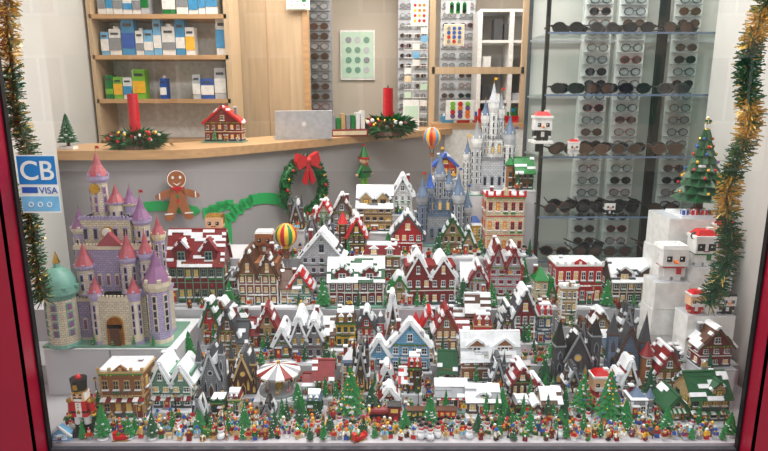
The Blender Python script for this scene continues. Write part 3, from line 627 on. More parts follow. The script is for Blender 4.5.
for i,(uu,a) in enumerate(((697,'red'),(713,'white'),(728,'black'))): blockfig(['block_santa_figurine','block_snowman_figurine','block_penguin_figurine'][i],uu,316,2.34,24,a,'flesh' if i==0 else 'white',['santa','white','black'][i],'orange' if i else None,z=zC,beard='white' if i==0 else None)
for i,(u,v,Y) in enumerate(((644,362,2.43),(690,362,2.43),(676,368,2.43))): blockfig('block_snowman_figurine',u,v,Y,24,'white','white',['white','santa','white'][i],'orange',z=.34)
blockfig('block_santa_figurine',603,384,2.27,30,'red','flesh','santa',z=.25,beard='white')
for uu,yy in ((644,2.43),(690,2.43),(676,2.43),(603,2.27)): xx=W(uu,362,yy).x; occ.append((xx-.045,xx+.045,yy-.01,yy+.07,.34))
m=MB(); sc=DT(696,216,2.7)/FP; m.box(0,0,0,48*sc,.16,.012,'snow'); m.cyl(0,0,.012,.03,.03,.02,'dkred',10); pine(m,0,0,.025,82*sc,27*sc,.05,'dkgreen',True,L=9)
minifig(m,0,0,.025+80*sc,0,1.3)
for i in range(5): present(m,-.09+i*.042,-.06,.012,.026,R.choice(['red','blue','green','gold','red']),'white')
pA=W(697,216,2.7); m.obj('decorated_christmas_tree',(pA.x,2.70,zA))
def onstand(name,u,v,Y,hpx,*a,**k):
    p=W(u,v,Y); tz,_=tier(Y+.005); kk=hpx*DT(u,v,Y)/FP; risers.box(p.x,Y+kk*.28,tz,kk*.62,kk*.6,p.z-tz-.001,'riser'); blockfig(name,u,v,Y,hpx,*a,**k); occ.append((p.x-.04,p.x+.04,Y,Y+.06,p.z))
onstand('block_gingerbread_figurine',264,256,2.86,28,'ltbrown','gingerbread','white')
onstand('block_nutcracker_figurine',214,238,2.88,26,'red','flesh','gold')

# ---------- filler buildings ----------
def clear(x0,x1,y0,y1):
    for a,b,c0,d0,_ in occ:
        if x0<b and x1>a and y0<d0 and y1>c0: return False
    return True
WL=['b_dkred','b_dkred','b_red','b_brown','b_brown','b_tan','b_grey','b_dkgrey','b_white','b_ltbrown','b_ltbrown','b_sand','b_steel','b_cream','b_dkgreen','b_yellow','b_ltgrey']
RL=['dkred','brown','grey','dkgreen','red','ltbrown','dkgreen','steel','dkgrey','red']
NM=['toy_town_house','toy_cottage','toy_shop','toy_chalet']
def fill(xa,xb,ya,yb,n,wr,hr,lift):
    k=0
    for _ in range(n*40):
        if k>=n: break
        w=R.uniform(*wr); Y=R.uniform(ya,yb); x=R.uniform(xa+w/2,xb-w/2); D=max(.06,w*.7)+.02; tz,e=tier(Y+.005)
        if Y+D>e: Y=e-D-.003
        if Y<ya-.06 or not clear(x-w/2,x+w/2,Y,Y+D): continue
        k+=1
        gt=R.random()<.18; kw=dict(porch=.02)
        if gt: kw.update(wall=R.choice(['b_dkgrey','b_steel','b_grey','b_brown','b_tan']),roofc=R.choice(['black','dkgrey','brown']))
        else: kw.update(wall=R.choice(WL),roofc=R.choice(RL),trim=R.choice(['white','white','brown','tan','cream','dkgreen','dkred']),style=R.choice(['gable','gable','side','mansard','tower','double','A','mansard','flat']),snow=R.uniform(.25,.85),figs=2)
        core('toy_gothic_house' if gt else R.choice(NM),x,tz+R.uniform(0,lift),Y,w,R.uniform(*hr)*(1.2 if gt else 1),gothic if gt else house2,.1,kw)
fill(-.95,1.3,2.24,2.40,28,(.06,.1),(.11,.22),.06)
fill(-.85,1.3,2.43,2.60,26,(.055,.11),(.11,.22),.10)
fill(-1.0,1.25,2.69,2.86,24,(.055,.11),(.1,.2),.13)
fill(-.5,.76,2.94,3.14,20,(.055,.09),(.1,.18),.19)
fill(-1.1,1.25,2.05,2.22,14,(.05,.08),(.07,.11),.0)
pl.obj('display_plinth')

# ---------- crowd ----------
crowd=MB(); small=MB(); pts=[]
def free(x,y,r=.0108):
    for a,b,c0,d0,_ in occ:
        if a<x<b and c0<y<d0: return False
    for (px,py) in pts:
        if (px-x)**2+(py-y)**2<(r*1.9)**2: return False
    return True
def scat(xa,xb,ya,yb,z,n,tall=1.0):
    k=0
    for _ in range(n*8):
        if k>=n: break
        x=R.uniform(xa,xb); y=R.uniform(ya,yb)
        if not free(x,y): continue
        pts.append((x,y)); k+=1; qd=R.random()
        if qd<.68: minifig(crowd,x,y,z,R.uniform(-.7,.7),R.uniform(1.0,1.18))
        elif qd<.79: pine(small,x,y,z,R.uniform(.05,.10)*tall,R.uniform(.013,.019)*tall,.3,R.choice(['green','green','dkgreen']))
        elif qd<.83: lamp(small,x,y,z,R.uniform(.06,.1))
        elif qd<.87: deer(small,x,y,z,R.uniform(0,6.28),R.choice(['brown','ltbrown','white','tan']))
        elif qd<.92: snowman(small,x,y,z,1.15)
        elif qd<.96: present(small,x,y,z,R.uniform(.014,.022),R.choice(['red','green','blue','gold','white']),R.choice(['gold','white','red']))
        else: sleigh(small,x,y,z,R.uniform(-.6,.6),R.choice(['red','dkred','brown','green']))
scat(-1.19,1.25,1.985,2.08,.25,300)
scat(-1.22,1.3,2.08,2.41,.25,330,1.2)
scat(-.8,1.4,2.43,2.67,.34,190,1.3)
scat(-.95,1.4,2.69,2.92,.50,170,1.2)
scat(-.55,.76,2.94,3.2,.68,110)
crowd.obj('minifigure_crowd'); small.obj('village_accessories')

# ---------- room ----------
def slab(name,x0,x1,y0,y1,z0,z1,mat):
    m=MB(); m.box(0,0,0,x1-x0,y1-y0,z1-z0,mat); return m.obj(name,((x0+x1)/2,(y0+y1)/2,z0))
slab('floor',-2.2,1.9,1.97,6.7,-.05,0,'floormat'); slab('ceiling',-2.2,1.9,1.97,6.7,2.8,2.85,'ceiling')
slab('wall_left',-2.22,-2.12,3.2,6.7,0,2.8,'wallgrey'); slab('wall_reveal',-2.12,-1.74,1.97,3.2,0,2.8,'wallgrey')
slab('wall_right',1.86,1.96,2.98,6.7,0,2.8,'wallgrey'); slab('wall_return',1.575,1.96,1.97,2.98,0,2.8,'wallgrey'); slab('wall_back',-2.12,1.86,6.6,6.7,0,2.8,'wallbeige')
xl,xr=-1.212,1.28
m=MB()
for a,b in ((-5,-1.37),(1.44,5)): m.box((a+b)/2,1.90,0,b-a,.12,4,'facade')
m.box(.035,1.90,0,2.81,.12,.15,'facade'); m.box(.035,1.90,2.68,2.81,.12,1.32,'facade'); m.obj('wall_front')
m=MB()
for a,b in ((-1.37,xl),(xr,1.44)): m.box((a+b)/2,1.92,.15,b-a,.09,2.53,'crimson')
m.box(xl-.006,1.9,.2,.014,.05,2.4,'crimson'); m.box(xr+.006,1.9,.2,.014,.05,2.4,'crimson')
m.box(xl+.004,1.945,.23,.008,.02,2.4,'black'); m.box(xr-.004,1.945,.23,.008,.02,2.4,'black')
m.box((xl+xr)/2,1.92,.15,xr-xl,.09,.08,'crimson'); m.box((xl+xr)/2,1.92,2.6,xr-xl,.09,.08,'crimson'); m.box((xl+xr)/2,1.95,.23,xr-xl,.02,.012,'dkgrey')
m.add([(xl+.005,1.95,.235),(xr-.005,1.95,.235),(xr-.005,1.95,2.61),(xl+.005,1.95,2.61)],[(0,1,2,3)],'paneglass'); m.obj('window_1')
slab('street_pavement',-14,14,-7.9,1.84,-.06,-.01,'paving')
# building across the street (seen only as a reflection in the pane)
m=MB(); m.box(0,-8.5,0,28,1,4.6,'oppfacade'); m.box(0,-8.4,4.6,28.4,1.4,.2,'slate'); m.box(0,-8.5,4.8,28,1.2,1.3,'slate',1,.1)
for i in range(11):
    x=-11+i*2.2
    for zz in (.9,2.9): m.box(x,-7.99,zz,.95,.04,1.3,'white'); m.box(x,-7.97,zz+.06,.8,.04,1.18,'windark'); m.box(x,-7.95,zz+.06,.05,.03,1.18,'white'); m.box(x-.7,-7.98,zz,.4,.04,1.3,'sand'); m.box(x+.7,-7.98,zz,.4,.04,1.3,'sand')
m.obj('street_building')

# counter
cp=[(-1.86,3.27),(-1.4,3.28),(-1.03,3.40),(-.55,3.95),(-.03,4.63),(.64,5.4)]
def cat(t):
    n=len(cp)-1; i=min(int(t*n),n-1); f=t*n-i
    g=lambda k: Vector((*cp[max(0,min(n,k))],0))
    a,b,c_,d_=g(i-1),g(i),g(i+1),g(i+2)
    return .5*((2*b)+(c_-a)*f+(2*a-5*b+4*c_-d_)*f*f+(3*b-3*c_+d_-a)*f**3)
N=60; path=[cat(i/N) for i in range(N+1)]
def nrm(i):
    t=path[min(N,i+1)]-path[max(0,i-1)]; t.normalize(); return Vector((t.y,-t.x,0)),t
CT=1.19
m=MB()
def strip(offs,z0,z1,mat):
    vs=[];fs=[]
    for i in range(N+1):
        nn,_=nrm(i)
        for o in offs:
            for z in (z0,z1):
                a=path[i]+nn*o; vs.append((max(a.x,-1.9),a.y,z))
    for i in range(N):
        a=i*4;b=a+4
        fs+=[(a,b,b+1,a+1),(b+2,a+2,a+3,b+3),(a+1,b+1,b+3,a+3),(b,a,a+2,b+2)]
    fs+=[(0,1,3,2),(N*4,N*4+2,N*4+3,N*4+1)]
    m.add(vs,fs,mat)
strip((0,-.5),CT-.05,CT,'oak'); strip((-.05,-.45),0,CT-.05,'counterfront'); m.obj('reception_counter')
def onfront(u,v,off=-.045):
    best=None
    for i in range(N+1):
        nn,t=nrm(i); a=path[i]+nn*off
        b=W(u,v,a.y); e=abs(b.x-a.x)
        if best is None or e<best[0]: best=(e,Vector((a.x,a.y,b.z)),nn,t,i)
    return best
def frontM(u,v,off):
    _,p,nn,t,i=onfront(u,v,off); return T_(p)@RZ(math.atan2(t.y,t.x)), DT(u,v,p.y)/FP
m=MB()
def ribbon(uv,wpx):
    vs=[]; P3=[]
    for u,v in uv:
        _,p,nn,t,i=onfront(u,v,-.042); s=DT(u,v,p.y)/FP; P3.append((p,t,s))
    for i,(p,t,s) in enumerate(P3):
        a=P3[max(0,i-1)][0]; b=P3[min(len(P3)-1,i+1)][0]; d=b-a; dt=d.dot(t); dz=d.z; l=math.hypot(dt,dz) or 1
        n2=t*(-dz/l)+Vector((0,0,dt/l)); vs+=[tuple(p+n2*wpx*s/2),tuple(p-n2*wpx*s/2)]
    m.add(vs,[(2*i,2*i+1,2*i+3,2*i+2) for i in range(len(P3)-1)],'logo')
ribbon([(120+i*3,212-6*math.sin(i/26*3.14)) for i in range(27)],10)
ribbon([(122-2*math.sin(i/10*3)+i*.8,208+i*4) for i in range(14)],9)
ribbon([(206+i*2.2,213-9*math.sin(i/14*1.6)) for i in range(14)],10)
ribbon([(266-42*math.sin(a*.08),240-42*math.cos(a*.08)) for a in range(-8,50)],11)
m.obj('counter_glasses_logo')
def leaves(m,cx,cy,cz,rx,ry,rz,n,mat='fir',ln=.05):
    for _ in range(n):
        d=Vector((R.gauss(0,1),R.gauss(0,1),R.gauss(0,1))).normalized(); p=Vector((cx+d.x*rx*.5,cy+d.y*ry*.5,cz+d.z*rz*.5))
        e=p+Vector((d.x*rx,d.y*ry,d.z*rz))*.5+Vector((R.uniform(-1,1),R.uniform(-1,1),R.uniform(-1,1)))*ln*.4
        sd=d.cross(Vector((R.random(),R.random(),R.random()))).normalized()*ln*.14
        m.add([p,(p+e)/2+sd,e,(p+e)/2-sd],[(0,1,2,3)],mat)
M_,s=frontM(303,187,.0); m=MB()
Rw=26*s
m.tube([(Rw*math.cos(a*.1309),0,Rw*math.sin(a*.1309)) for a in range(49)],4.5*s,'green',8)
for k in range(1200):
    a=R.uniform(0,6.283); b=R.uniform(0,6.283); p=Vector((Rw*math.cos(a),0,Rw*math.sin(a))); d=Vector((math.cos(a)*math.cos(b),-abs(math.sin(b)),math.sin(a)*math.cos(b)))+Vector((-math.sin(a),0,math.cos(a)))*R.uniform(-.8,.8)
    d.normalize(); e=p+d*R.uniform(6,10)*s; sd=d.cross(Vector((R.random(),R.random(),R.random()))).normalized()*1.2*s
    m.add([p,(p+e)/2+sd,e,(p+e)/2-sd],[(0,1,2,3)],'fir' if k%3==0 else 'green')
for k in range(16): a=k*.39; m.ball(Rw*math.cos(a),-5.5*s,Rw*math.sin(a),1.8*s,1.8*s,1.8*s,['red','gold'][k%2],8,5)
zt2=Rw+1*s
for sx in (-1,1):
    m.pxz([(0,zt2-3*s),(sx*13*s,zt2-8*s),(sx*16*s,zt2),(sx*13*s,zt2+8*s),(0,zt2+3*s)][::(1 if sx>0 else -1)],-9*s,-4*s,'redsatin')
    m.pxz([(0,zt2),(sx*9*s,zt2-20*s),(sx*4*s,zt2-24*s),(sx*1*s,zt2-18*s)][::(-1 if sx>0 else 1)],-9*s,-7.5*s,'redsatin')
m.ball(0,-8*s,zt2,4*s,4*s,4*s,'redsatin',8,6)
o=m.obj('christmas_wreath'); o.matrix_world=M_@T_((0,-.02,0))
M_,s=frontM(180,193,.0); m=MB()
m.disc(0,14*s,9.5*s,9.5*s,-.012,0,'gingerbread',18)
m.pxz([(-7*s,6*s),(-8*s,-8*s),(-13*s,-24*s),(-6*s,-27*s),(0,-13*s),(6*s,-27*s),(13*s,-24*s),(8*s,-8*s),(7*s,6*s)],-.012,0,'gingerbread')
for sx in (-1,1):
    m.push(T_((sx*7*s,-.006,1*s))@RY(sx*.35)); m.disc(sx*6*s,0,9*s,3.8*s,-.006,.006,'gingerbread',12); m.pop()
    m.disc(sx*3.5*s,16*s,1.3*s,1.6*s,-.016,-.011,'white',8); m.disc(sx*9.5*s,-24*s,4.5*s,3.5*s,-.013,0,'gingerbread',10)
    m.box(sx*9.5*s,-.014,-21*s,8*s,.004,1.2*s,'white'); m.box(sx*17*s,-.014,-5*s,1.2*s,.004,6*s,'white')
m.pxz([(-4*s,11*s),(0,9*s),(4*s,11*s),(0,7.6*s)][::-1],-.016,-.011,'white')
for k in range(3): m.disc(0,(2-5*k)*s,1.4*s,1.4*s,-.017,-.011,['red','green','red'][k],8)
m.ann(0,14*s,8.3*s,8.3*s,.8*s,-.015,-.012,'white',18); m.disc(0,5.2*s,6*s,1.6*s,-.018,-.01,'redsatin',10)
o=m.obj('gingerbread_man_decoration'); o.matrix_world=M_
M_,s=frontM(360,168,.0); m=MB()
m.ball(0,0,8*s,5*s,4*s,5*s,'flesh',12,8); m.cyl(0,0,10*s,5.4*s,.5*s,13*s,'green',12); m.cyl(0,0,9.5*s,5.8*s,5.8*s,2*s,'red',12); m.ball(0,0,23*s,1.6*s,1.6*s,1.6*s,'red',8,5)
m.box(0,0,-9*s,13*s,6*s,13*s,'green',.6,.8); m.box(0,0,-4*s,10*s,6.5*s,1.6*s,'black'); m.cyl(0,0,3*s,5*s,3*s,1.6*s,'red',10,.6)
for sx in (-1,1):
    m.push(T_((sx*4*s,0,3*s))@RY(-sx*.7)); m.cyl(0,0,-11*s,1.5*s,1.9*s,11*s,'green',8); m.ball(0,0,-11.5*s,1.8*s,1.8*s,1.8*s,'flesh',6,5); m.pop()
    m.cyl(sx*2.6*s,0,-19*s,1.6*s,1.9*s,11*s,'lime',8); m.ball(sx*3*s,-1.5*s,-20*s,2.4*s,3.8*s,1.8*s,'green',8,5); m.ball(sx*5*s,0,8*s,2*s,.8*s,1.2*s,'flesh',6,4)
    m.box(sx*1.8*s,-4*s,8.5*s,1*s,.6*s,1.2*s,'black')
m.box(0,-3.9*s,5.4*s,3*s,.6*s,.6*s,'red')
o=m.obj('elf_doll'); o.matrix_world=M_@T_((0,-.03,0))

def candle(u,v,z=CT,wpx=64,hpx=46):
    p=G(u,v,z); s=DT(u,v,p.y)/FP; m=MB()
    m.cyl(0,0,0,14*s,13*s,4*s,'brown',12); m.cyl(0,0,4*s,5.5*s,5*s,hpx*s-4*s,'redsatin',14,sm=True); m.cyl(0,0,hpx*s,.8*s,.3*s,3*s,'black',5)
    leaves(m,0,0,9*s,wpx*.5*s,16*s,11*s,520,'fir',11*s); leaves(m,0,0,9*s,wpx*.42*s,14*s,10*s,360,'green',12*s)
    for k in range(36):
        a=R.uniform(3.3,6.1) if k%3 else R.uniform(0,6.28); rr=R.uniform(.3,.9); m.ball(wpx*.5*s*rr*math.cos(a),16*s*rr*math.sin(a),R.uniform(8,17)*s,2.1*s,2.1*s,2.1*s,R.choice(['red','gold','white','red']),8,5)
    m.obj('candle_centerpiece',(p.x,p.y,z))
candle(137,149,hpx=54); candle(388,135,wpx=58,hpx=46)
p=G(69,149,CT); s=DT(69,149,p.y)/FP; m=MB(); m.box(0,0,0,14*s,10*s,3*s,'white'); pine(m,0,0,3*s,32*s,11*s,.05,'dkgreen'); m.obj('counter_christmas_tree',p)
p=G(225,142,CT); s=DT(225,142,p.y)/FP; m=MB(); house(m,40*s,.11,36*s,wall='b_dkred',roofc='red',style='gable',snow=.25,trim='cream',figs=3); m.obj('toy_train_station',p)
p=G(300,139,CT); s=DT(300,139,p.y)/FP; m=MB(); m.box(0,0,0,56*s,36*s,1.4*s,'silver'); m.box(0,4*s,1.4*s,48*s,14*s,.4*s,'black')
m.push(T_((0,-17*s,1.4*s))@RX(.18)); m.box(0,0,0,56*s,1.4*s,27*s,'ltgrey'); m.disc(0,14*s,2.4*s,2.4*s,-.9*s,-.7*s,'white'); m.pop(); m.obj('laptop',(p.x,p.y+.1,p.z),.25)
p=G(348,136,CT); s=DT(348,136,p.y)/FP; m=MB(); m.box(0,0,0,38*s,16*s,7*s,'dkred'); m.box(0,-8.2*s,1.5*s,34*s,.5*s,4*s,'cream')
for i in range(7): m.box(-15*s+i*5*s,2*s,7*s,4*s,8*s,R.uniform(10,20)*s,R.choice(['tan','white','brown','grey','green']))
m.obj('leaflet_tray',p,.3)
s=DT(411,127,5.1)/FP; m=MB()
m.push(RX(-.1)); m.box(0,0,0,16*s,1*s,30*s,'white'); m.box(0,-.7*s,4*s,13*s,.5*s,1.4*s,'grey'); m.box(0,-.7*s,12*s,13*s,.5*s,12*s,'palegreen'); m.pop(); m.box(0,3*s,0,12*s,8*s,1*s,'white'); m.obj('counter_card_sign',(W(411,127,5.1).x,5.1,CT))

Ys=4.45
a=W(92,50,Ys).x; b=W(228,50,Ys).x; m=MB()
zlev=[W(150,v,Ys).z for v in (140,99,55,14,-30)]
m.box((a+b)/2,Ys+.3,0,b-a,.02,2.5,'white'); m.box(a,Ys+.15,0,.03,.3,2.5,'oakv'); m.box(b,Ys+.15,0,.04,.3,2.5,'oakv')
for z in zlev: m.box((a+b)/2,Ys+.15,z-.03,b-a,.3,.03,'oak')
m.box((a+b)/2,Ys+.15,0,b-a,.28,zlev[0]-.05,'oakv'); m.obj('wooden_shelving_unit')
SH=[[('lime','white'),('lime','yellow'),('white','green'),('white','azure'),('ltgrey','white'),('green','lime'),('white','grey'),('blue','white'),('white','yellow')],
    [('white','grey'),('white','azure'),('azure','white'),('white','yellow'),('azure','blue'),('white','grey'),('white','lime'),('ltblue','white')],
    [('ltgrey','green'),('white','tan'),('yellow','white'),('white','grey'),('green','white'),('white','azure')]]
for li,z in enumerate(zlev[1:4]):
    m=MB(); x=a+.04
    while x<b-.1:
        w=R.choice([.05,.06,.07,.09,.1]); hh=R.uniform(.16,.29) if li else R.uniform(.14,.24); c1,c2=R.choice(SH[li])
        if R.random()<.88:
            m.box(x+w/2,Ys+.1,z,w*.92,.08,hh,c1); m.box(x+w/2,Ys+.058,z+hh*.2,w*.93,.004,hh*R.uniform(.2,.5),c2); m.box(x+w/2,Ys+.057,z+hh*.78,w*.6,.004,hh*.08,'dkgrey')
            if R.random()<.25: m.cyl(x+w/2,Ys+.1,z+hh,w*.25,w*.25,.02,'white',8)
        x+=w
    m.obj('product_boxes')
a=W(229,50,5.05).x;b=W(306,50,5.05).x
m=MB(); m.box((a+b)/2,5.1,0,b-a,.1,2.78,'oakv'); m.box(b,5.09,0,.04,.13,2.78,'oak'); m.box((a+b)/2,5.045,0,.006,.004,2.78,'oak'); m.obj('wall_partition')
def specs(m,x,y,z,w=.14,rot=0,lens='lensdark',frame='black',temples=True,n=10,tilt=0):
    m.push(T_((x,y,z))@RZ(rot)@RX(tilt)@Matrix.Scale(w/.14,4))
    for sx in (-1,1):
        m.ann(sx*.034,.024,.025,.019,.004,-.003,.003,frame,n)
        if lens: m.disc(sx*.034,.024,.0255,.0195,-.0012,.0012,lens,n)
        if temples: m.push(T_((sx*.066,0,.032))@RZ(-sx*.03)); m.box(0,.06,-.003,.003,.12,.006,frame); m.pop(); m.box(sx*.062,0,.026,.01,.006,.009,frame)
    m.box(0,0,.026,.012,.005,.005,frame); m.pop()
def sp_col(ua,ub,vs,Y,name,cols,back='ltgrey'):
    m=MB()
    z0=max(W(ua,vs[-1]+10,Y).z,0); z1=min(W(ua,vs[0]-14,Y).z,2.7); xa=W(ua,60,Y).x; xb=W(ub,60,Y).x
    m.box((xa+xb)/2,Y+.03,z0,xb-xa,.04,z1-z0,back)
    for v in vs:
        for k in range(cols):
            x=xa+(xb-xa)*(k+.5)/cols; z=W(ua,v,Y).z
            if z>z1-.05: continue
            specs(m,x,Y-.01,z,(xb-xa)/cols*.86,0,R.choice(['lensdark','lensclear','lensclear','lensbrown','lensclear']),R.choice(['black','brown','dkgrey','dkred','black']),False,8)
            m.box(x,Y+.0,z-.004,(xb-xa)/cols*.9,.02,.004,'silver')
    return m.obj(name)
sp_col(308,332,list(range(-10,112,10)),5.9,'eyeglasses_rack',1,'grey'); sp_col(398,428,list(range(-12,118,10)),6.4,'eyeglasses_rack',2)
sp_col(440,474,list(range(-12,140,10)),6.3,'eyeglasses_rack',2)
def poster(name,ua,ub,va,vb,Y,c1,dots,frame='white'):
    a=W(ua,va,Y);b=W(ub,vb,Y); m=MB(); w=b.x-a.x; hh=a.z-b.z
    m.box(0,0,0,w,.01,hh,frame); m.box(0,-.006,hh*.04,w*.92,.006,hh*.92,c1)
    for r_ in range(4):
        for k in range(3): m.disc(-w*.26+k*w*.26,hh*(.2+.2*r_),w*.09,w*.09,-.013,-.008,R.choice(dots),10)
    m.obj(name,((a.x+b.x)/2,Y,b.z))
poster('wall_poster',340,375,30,80,6.58,'palegreen',['grey','sand','ltgrey']); poster('wall_poster',411,428,0,26,5.7,'white',['red','yellow','orange']); poster('wall_poster',446,470,2,14,5.7,'white',['green','black'])
poster('wall_poster',444,464,24,46,5.7,'cream',['red','blue','grey']); poster('product_card_rack',446,474,100,120,5.3,'white',['red','orange','lime','purple']); poster('wall_poster',286,310,-6,10,5.0,'palegreen',['green','white'])
m=MB(); a=W(432,60,5.5).x; b=W(524,60,5.5).x
m.box(a,5.5,0,.05,.05,2.4,'oakv'); m.box((a+b)/2,5.5,W(480,74,5.5).z,b-a,.05,.06,'oakv'); m.box((a+b)/2,5.5,W(480,128,5.5).z,b-a,.3,.05,'oak'); m.box((a+b)/2,5.5,0,b-a,.28,W(480,128,5.5).z,'white'); m.box(b,5.5,0,.05,.05,2.4,'oakv'); m.obj('wooden_display_frame')
m=MB(); a=W(478,60,6.0).x; b=W(540,60,6.0).x
m.box((a+b)/2,6.28,0,b-a,.03,2.25,'wallgrey')
for x in (a,(a+b)/2,b): m.box(x,6.1,0,.04,.36,2.25,'white')
for i in range(9): m.box((a+b)/2,6.1,i*.28,b-a,.34,.025,'white')
for i in range(1,8):
    for k in range(5):
        if R.random()<.8: m.box(a+.08+k*(b-a-.1)/5,6.05,i*.28+.025,.08,.15,R.uniform(.06,.2),R.choice(['white','ltgrey','grey','tan','dkgrey']))
m.obj('white_storage_cabinet')
m=MB(); a=W(404,60,5.6); s=DT(404,60,5.6)/FP
for i in range(7): m.cyl(i*4*s,0,0,.003,.003,W(404,26,5.6).z,'silver',5)
for i in range(14): m.box(12*s,0,W(404,26+i*8,5.6).z,24*s,.006,.006,'white')
for i in range(12):
    m.box(R.choice([4,12,20])*s,-.012,W(404,34+i*8,5.6).z,7*s,.004,6*s,R.choice(['white','cream','palegreen','ltblue']))
m.box(12*s,0,0,26*s,.2,.03,'white'); m.obj('wire_card_rack',(a.x,5.6,0))
m=MB(); z=W(480,128,5.5).z+.05
for i in range(5):
    x=W(447+i*16,120,5.45).x; m.box(x,5.45,z,.1,.1,.06,R.choice(['orange','red','lime','azure','yellow']),1.2,1.2)
    for k in range(3): m.box(x-.03+k*.03,5.45,z+.02,.02,.02,R.uniform(.06,.12),R.choice(['white','red','green','blue']))
m.obj('accessory_baskets')

YC1,YC2=3.02,3.38
xa=W(541,150,YC1).x; xb=1.83
m=MB(); m.box(xa,YC1,0,.018,.018,2.6,'black'); m.box(xa,YC2,0,.018,.018,2.6,'dkgrey'); xm=W(657,100,3.33).x; m.box(xm,3.34,.5,.045,.03,2.2,'black'); m.box(xb-.01,YC1,0,.018,.02,2.6,'silver')
m.box((xa+xb)/2,(YC1+YC2)/2,0,xb-xa,YC2-YC1,.50,'white'); m.box((xa+xb)/2,YC2+.03,.4,xb-xa,.02,2.3,'cabback')
lv=[W(600,v,YC1).z for v in (-32,34,96,158,218,262)]
for z in lv:
    m.box((xa+xb)/2,(YC1+YC2)/2-.02,z,xb-xa,.3,.008,'shelfglass'); m.box((xa+xb)/2,YC1-.008,z,xb-xa,.004,.009,'steel'); m.box((xa+xb)/2,YC2,z-.01,xb-xa,.02,.01,'silver')
m.obj('sunglasses_display_cabinet')
xs=[W(u,100,3.1).x for u in (564,598,632,672)]
for k,z in enumerate(lv[1:]):
    m=MB()
    for row,(yy,of) in enumerate(((3.1,0),(3.22,.06))):
        for x in xs:
            if row and R.random()<.35: continue
            specs(m,x+of+R.uniform(-.01,.01),yy,z+.0085,.17,R.uniform(-.25,.25),R.choice(['lensdark','lensdark','lensbrown']),R.choice(['black','black','brown','dkgrey']),True,12)
    m.obj('sunglasses_row')
for (ua,ub) in ((582,610),(616,644),(670,698)):
    sp_col(ua,ub,list(range(-20,262,12)),3.345,'eyeglasses_rack',1,'white')
for (nm,u,v,li,bd,hd,hat) in (('block_penguin_figurine',610,216,4,'black','white','black'),('block_snowman_figurine',574,158,3,'white','white','santa')):
    blockfig(nm,u,v,3.032,16,bd,hd,hat,'orange',z=lv[li]+.0085)
z=W(543,141,2.9).z; m=MB(); m.box(0,.05,-.012,.09,.13,.012,'white'); m.box(0,.1,-.06,.02,.02,.05,'black'); m.obj('wall_bracket_shelf',(W(543,141,2.9).x,2.9,z)); blockfig('block_santa_figurine',543,141,2.9,28,'black','white','santa','orange',z=z)

def tinsel(name,pts,r,n,gold):
    m=MB(); P3=[Vector(p) for p in pts]; m.tube(P3,.006,'tinselgreen',6)
    for k in range(n):
        f=R.uniform(0,len(P3)-1.001); i=int(f); p=P3[i].lerp(P3[i+1],f-i)
        d=Vector((R.gauss(0,1),R.gauss(0,1),R.gauss(0,.6))).normalized(); e=p+d*r*R.uniform(.7,1.1); sd=d.cross(Vector((R.random(),R.random(),R.random()))).normalized()*.0022
        g=gold(f/len(P3)); m.add([p-sd,p+sd,e+sd,e-sd],[(0,1,2,3)],'tinselgold' if R.random()<g else 'tinselgreen')
    m.obj(name)
tinsel('tinsel_garland',[(-1.215+.015*math.sin(i*.5),2.03+.012*math.cos(i*.9),2.5-i*.044) for i in range(40)],.042,4800,lambda f:.85 if .38<f<.52 else .18)
tinsel('tinsel_garland',[(W(747,60,2.2).x-.05*i/40+.02*math.sin(i*.6),2.12,2.4-i*.043) for i in range(40)],.05,4600,lambda f:.9 if (.36<f<.43 or .54<f<.62 or .70<f<.77) else .12)
a=W(15,155,1.94);b=W(61,213,1.94); w=b.x-a.x; hh=a.z-b.z; m=MB()
m.box(0,0,0,w,.0016,hh,'white'); m.box(0,-.0012,hh*.50,w*.97,.0016,hh*.48,'sign_blue'); m.box(0,-.0012,hh*.03,w*.97,.0016,hh*.26,'ltblue')
m.box(-w*.24,-.002,hh*.35,w*.4,.0016,hh*.10,'blue')
for i in range(3): m.ann(-w*.25+i*w*.24,hh*.15,w*.05,w*.05,w*.02,-.004,-.002,'white',10)
st=m.obj('payment_sticker',((a.x+b.x)/2,1.943,b.z))
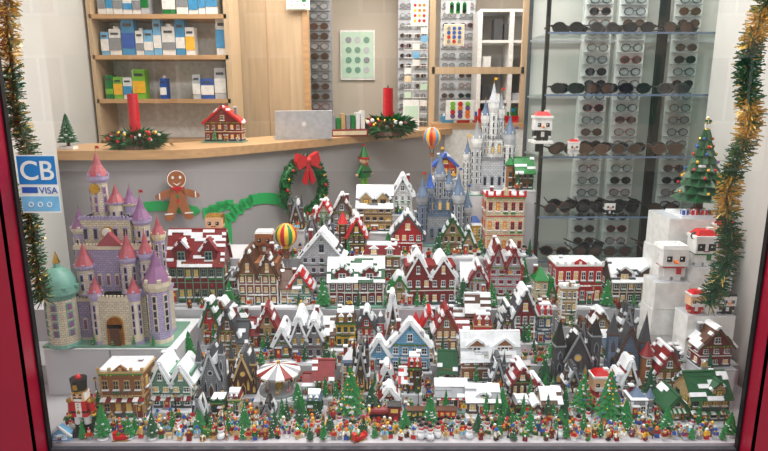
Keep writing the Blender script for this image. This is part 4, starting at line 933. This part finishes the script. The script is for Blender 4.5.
def text(body,size,x,z,mat,off=0.0):
    tx=bpy.data.curves.new('sticker_text','FONT'); tx.body=body; tx.size=size; tx.extrude=.0004; tx.align_x='CENTER'; tx.offset=off
    to=bpy.data.objects.new('sticker_text',tx); bpy.context.scene.collection.objects.link(to); to.parent=st; to.rotation_euler[0]=math.pi/2; to.location=(x,-.003,z); tx.materials.append(MATS[mat])
text('VISA',hh*.16,w*.24,hh*.34,'blue'); text('CB',hh*.46,0,hh*.58,'white',.001)

def area(name,loc,rot,sx,sy,e,col):
    l=bpy.data.lights.new(name,'AREA'); l.shape='RECTANGLE'; l.size=sx; l.size_y=sy; l.energy=e; l.color=col
    o=bpy.data.objects.new(name,l); bpy.context.scene.collection.objects.link(o); o.location=loc; o.rotation_euler=rot
area('ceiling_light',(0,2.5,2.75),(0,0,0),2.2,.4,54,(1,.97,.92)); area('ceiling_light',(-.8,4.2,2.75),(0,0,0),1.6,1.0,44,(1,.95,.88)); area('ceiling_light',(.4,5.4,2.75),(0,0,0),2,1.2,50,(1,.95,.88))
area('cabinet_fill',(1.3,3.17,2.6),(0,0,0),.9,.1,15,(1,.98,.95))  # added fill above the frame, brightens the sunglasses cabinet; not a real fitting
w=bpy.data.worlds.new('World'); bpy.context.scene.world=w; w.use_nodes=True; n=w.node_tree.nodes; L=w.node_tree.links
tc=n.new('ShaderNodeTexCoord'); sp=n.new('ShaderNodeSeparateXYZ'); cr=n.new('ShaderNodeValToRGB'); L.new(tc.outputs['Generated'],sp.inputs[0]); L.new(sp.outputs[2],cr.inputs[0])
cr.color_ramp.elements[0].position=0; cr.color_ramp.elements[0].color=(.42,.43,.45,1); cr.color_ramp.elements[1].position=.5; cr.color_ramp.elements[1].color=(.97,.98,1,1)
L.new(cr.outputs[0],n['Background'].inputs[0]); n['Background'].inputs[1].default_value=2.2
sc=bpy.context.scene; sc.view_settings.view_transform='Standard'
cam=bpy.data.cameras.new('camera'); co=bpy.data.objects.new('camera',cam); sc.collection.objects.link(co); cam.sensor_width=36; cam.lens=FP/768*36; co.location=(0,0,CH); co.rotation_euler=(math.pi/2-TH,0,0); sc.camera=co
cam.clip_start=.01
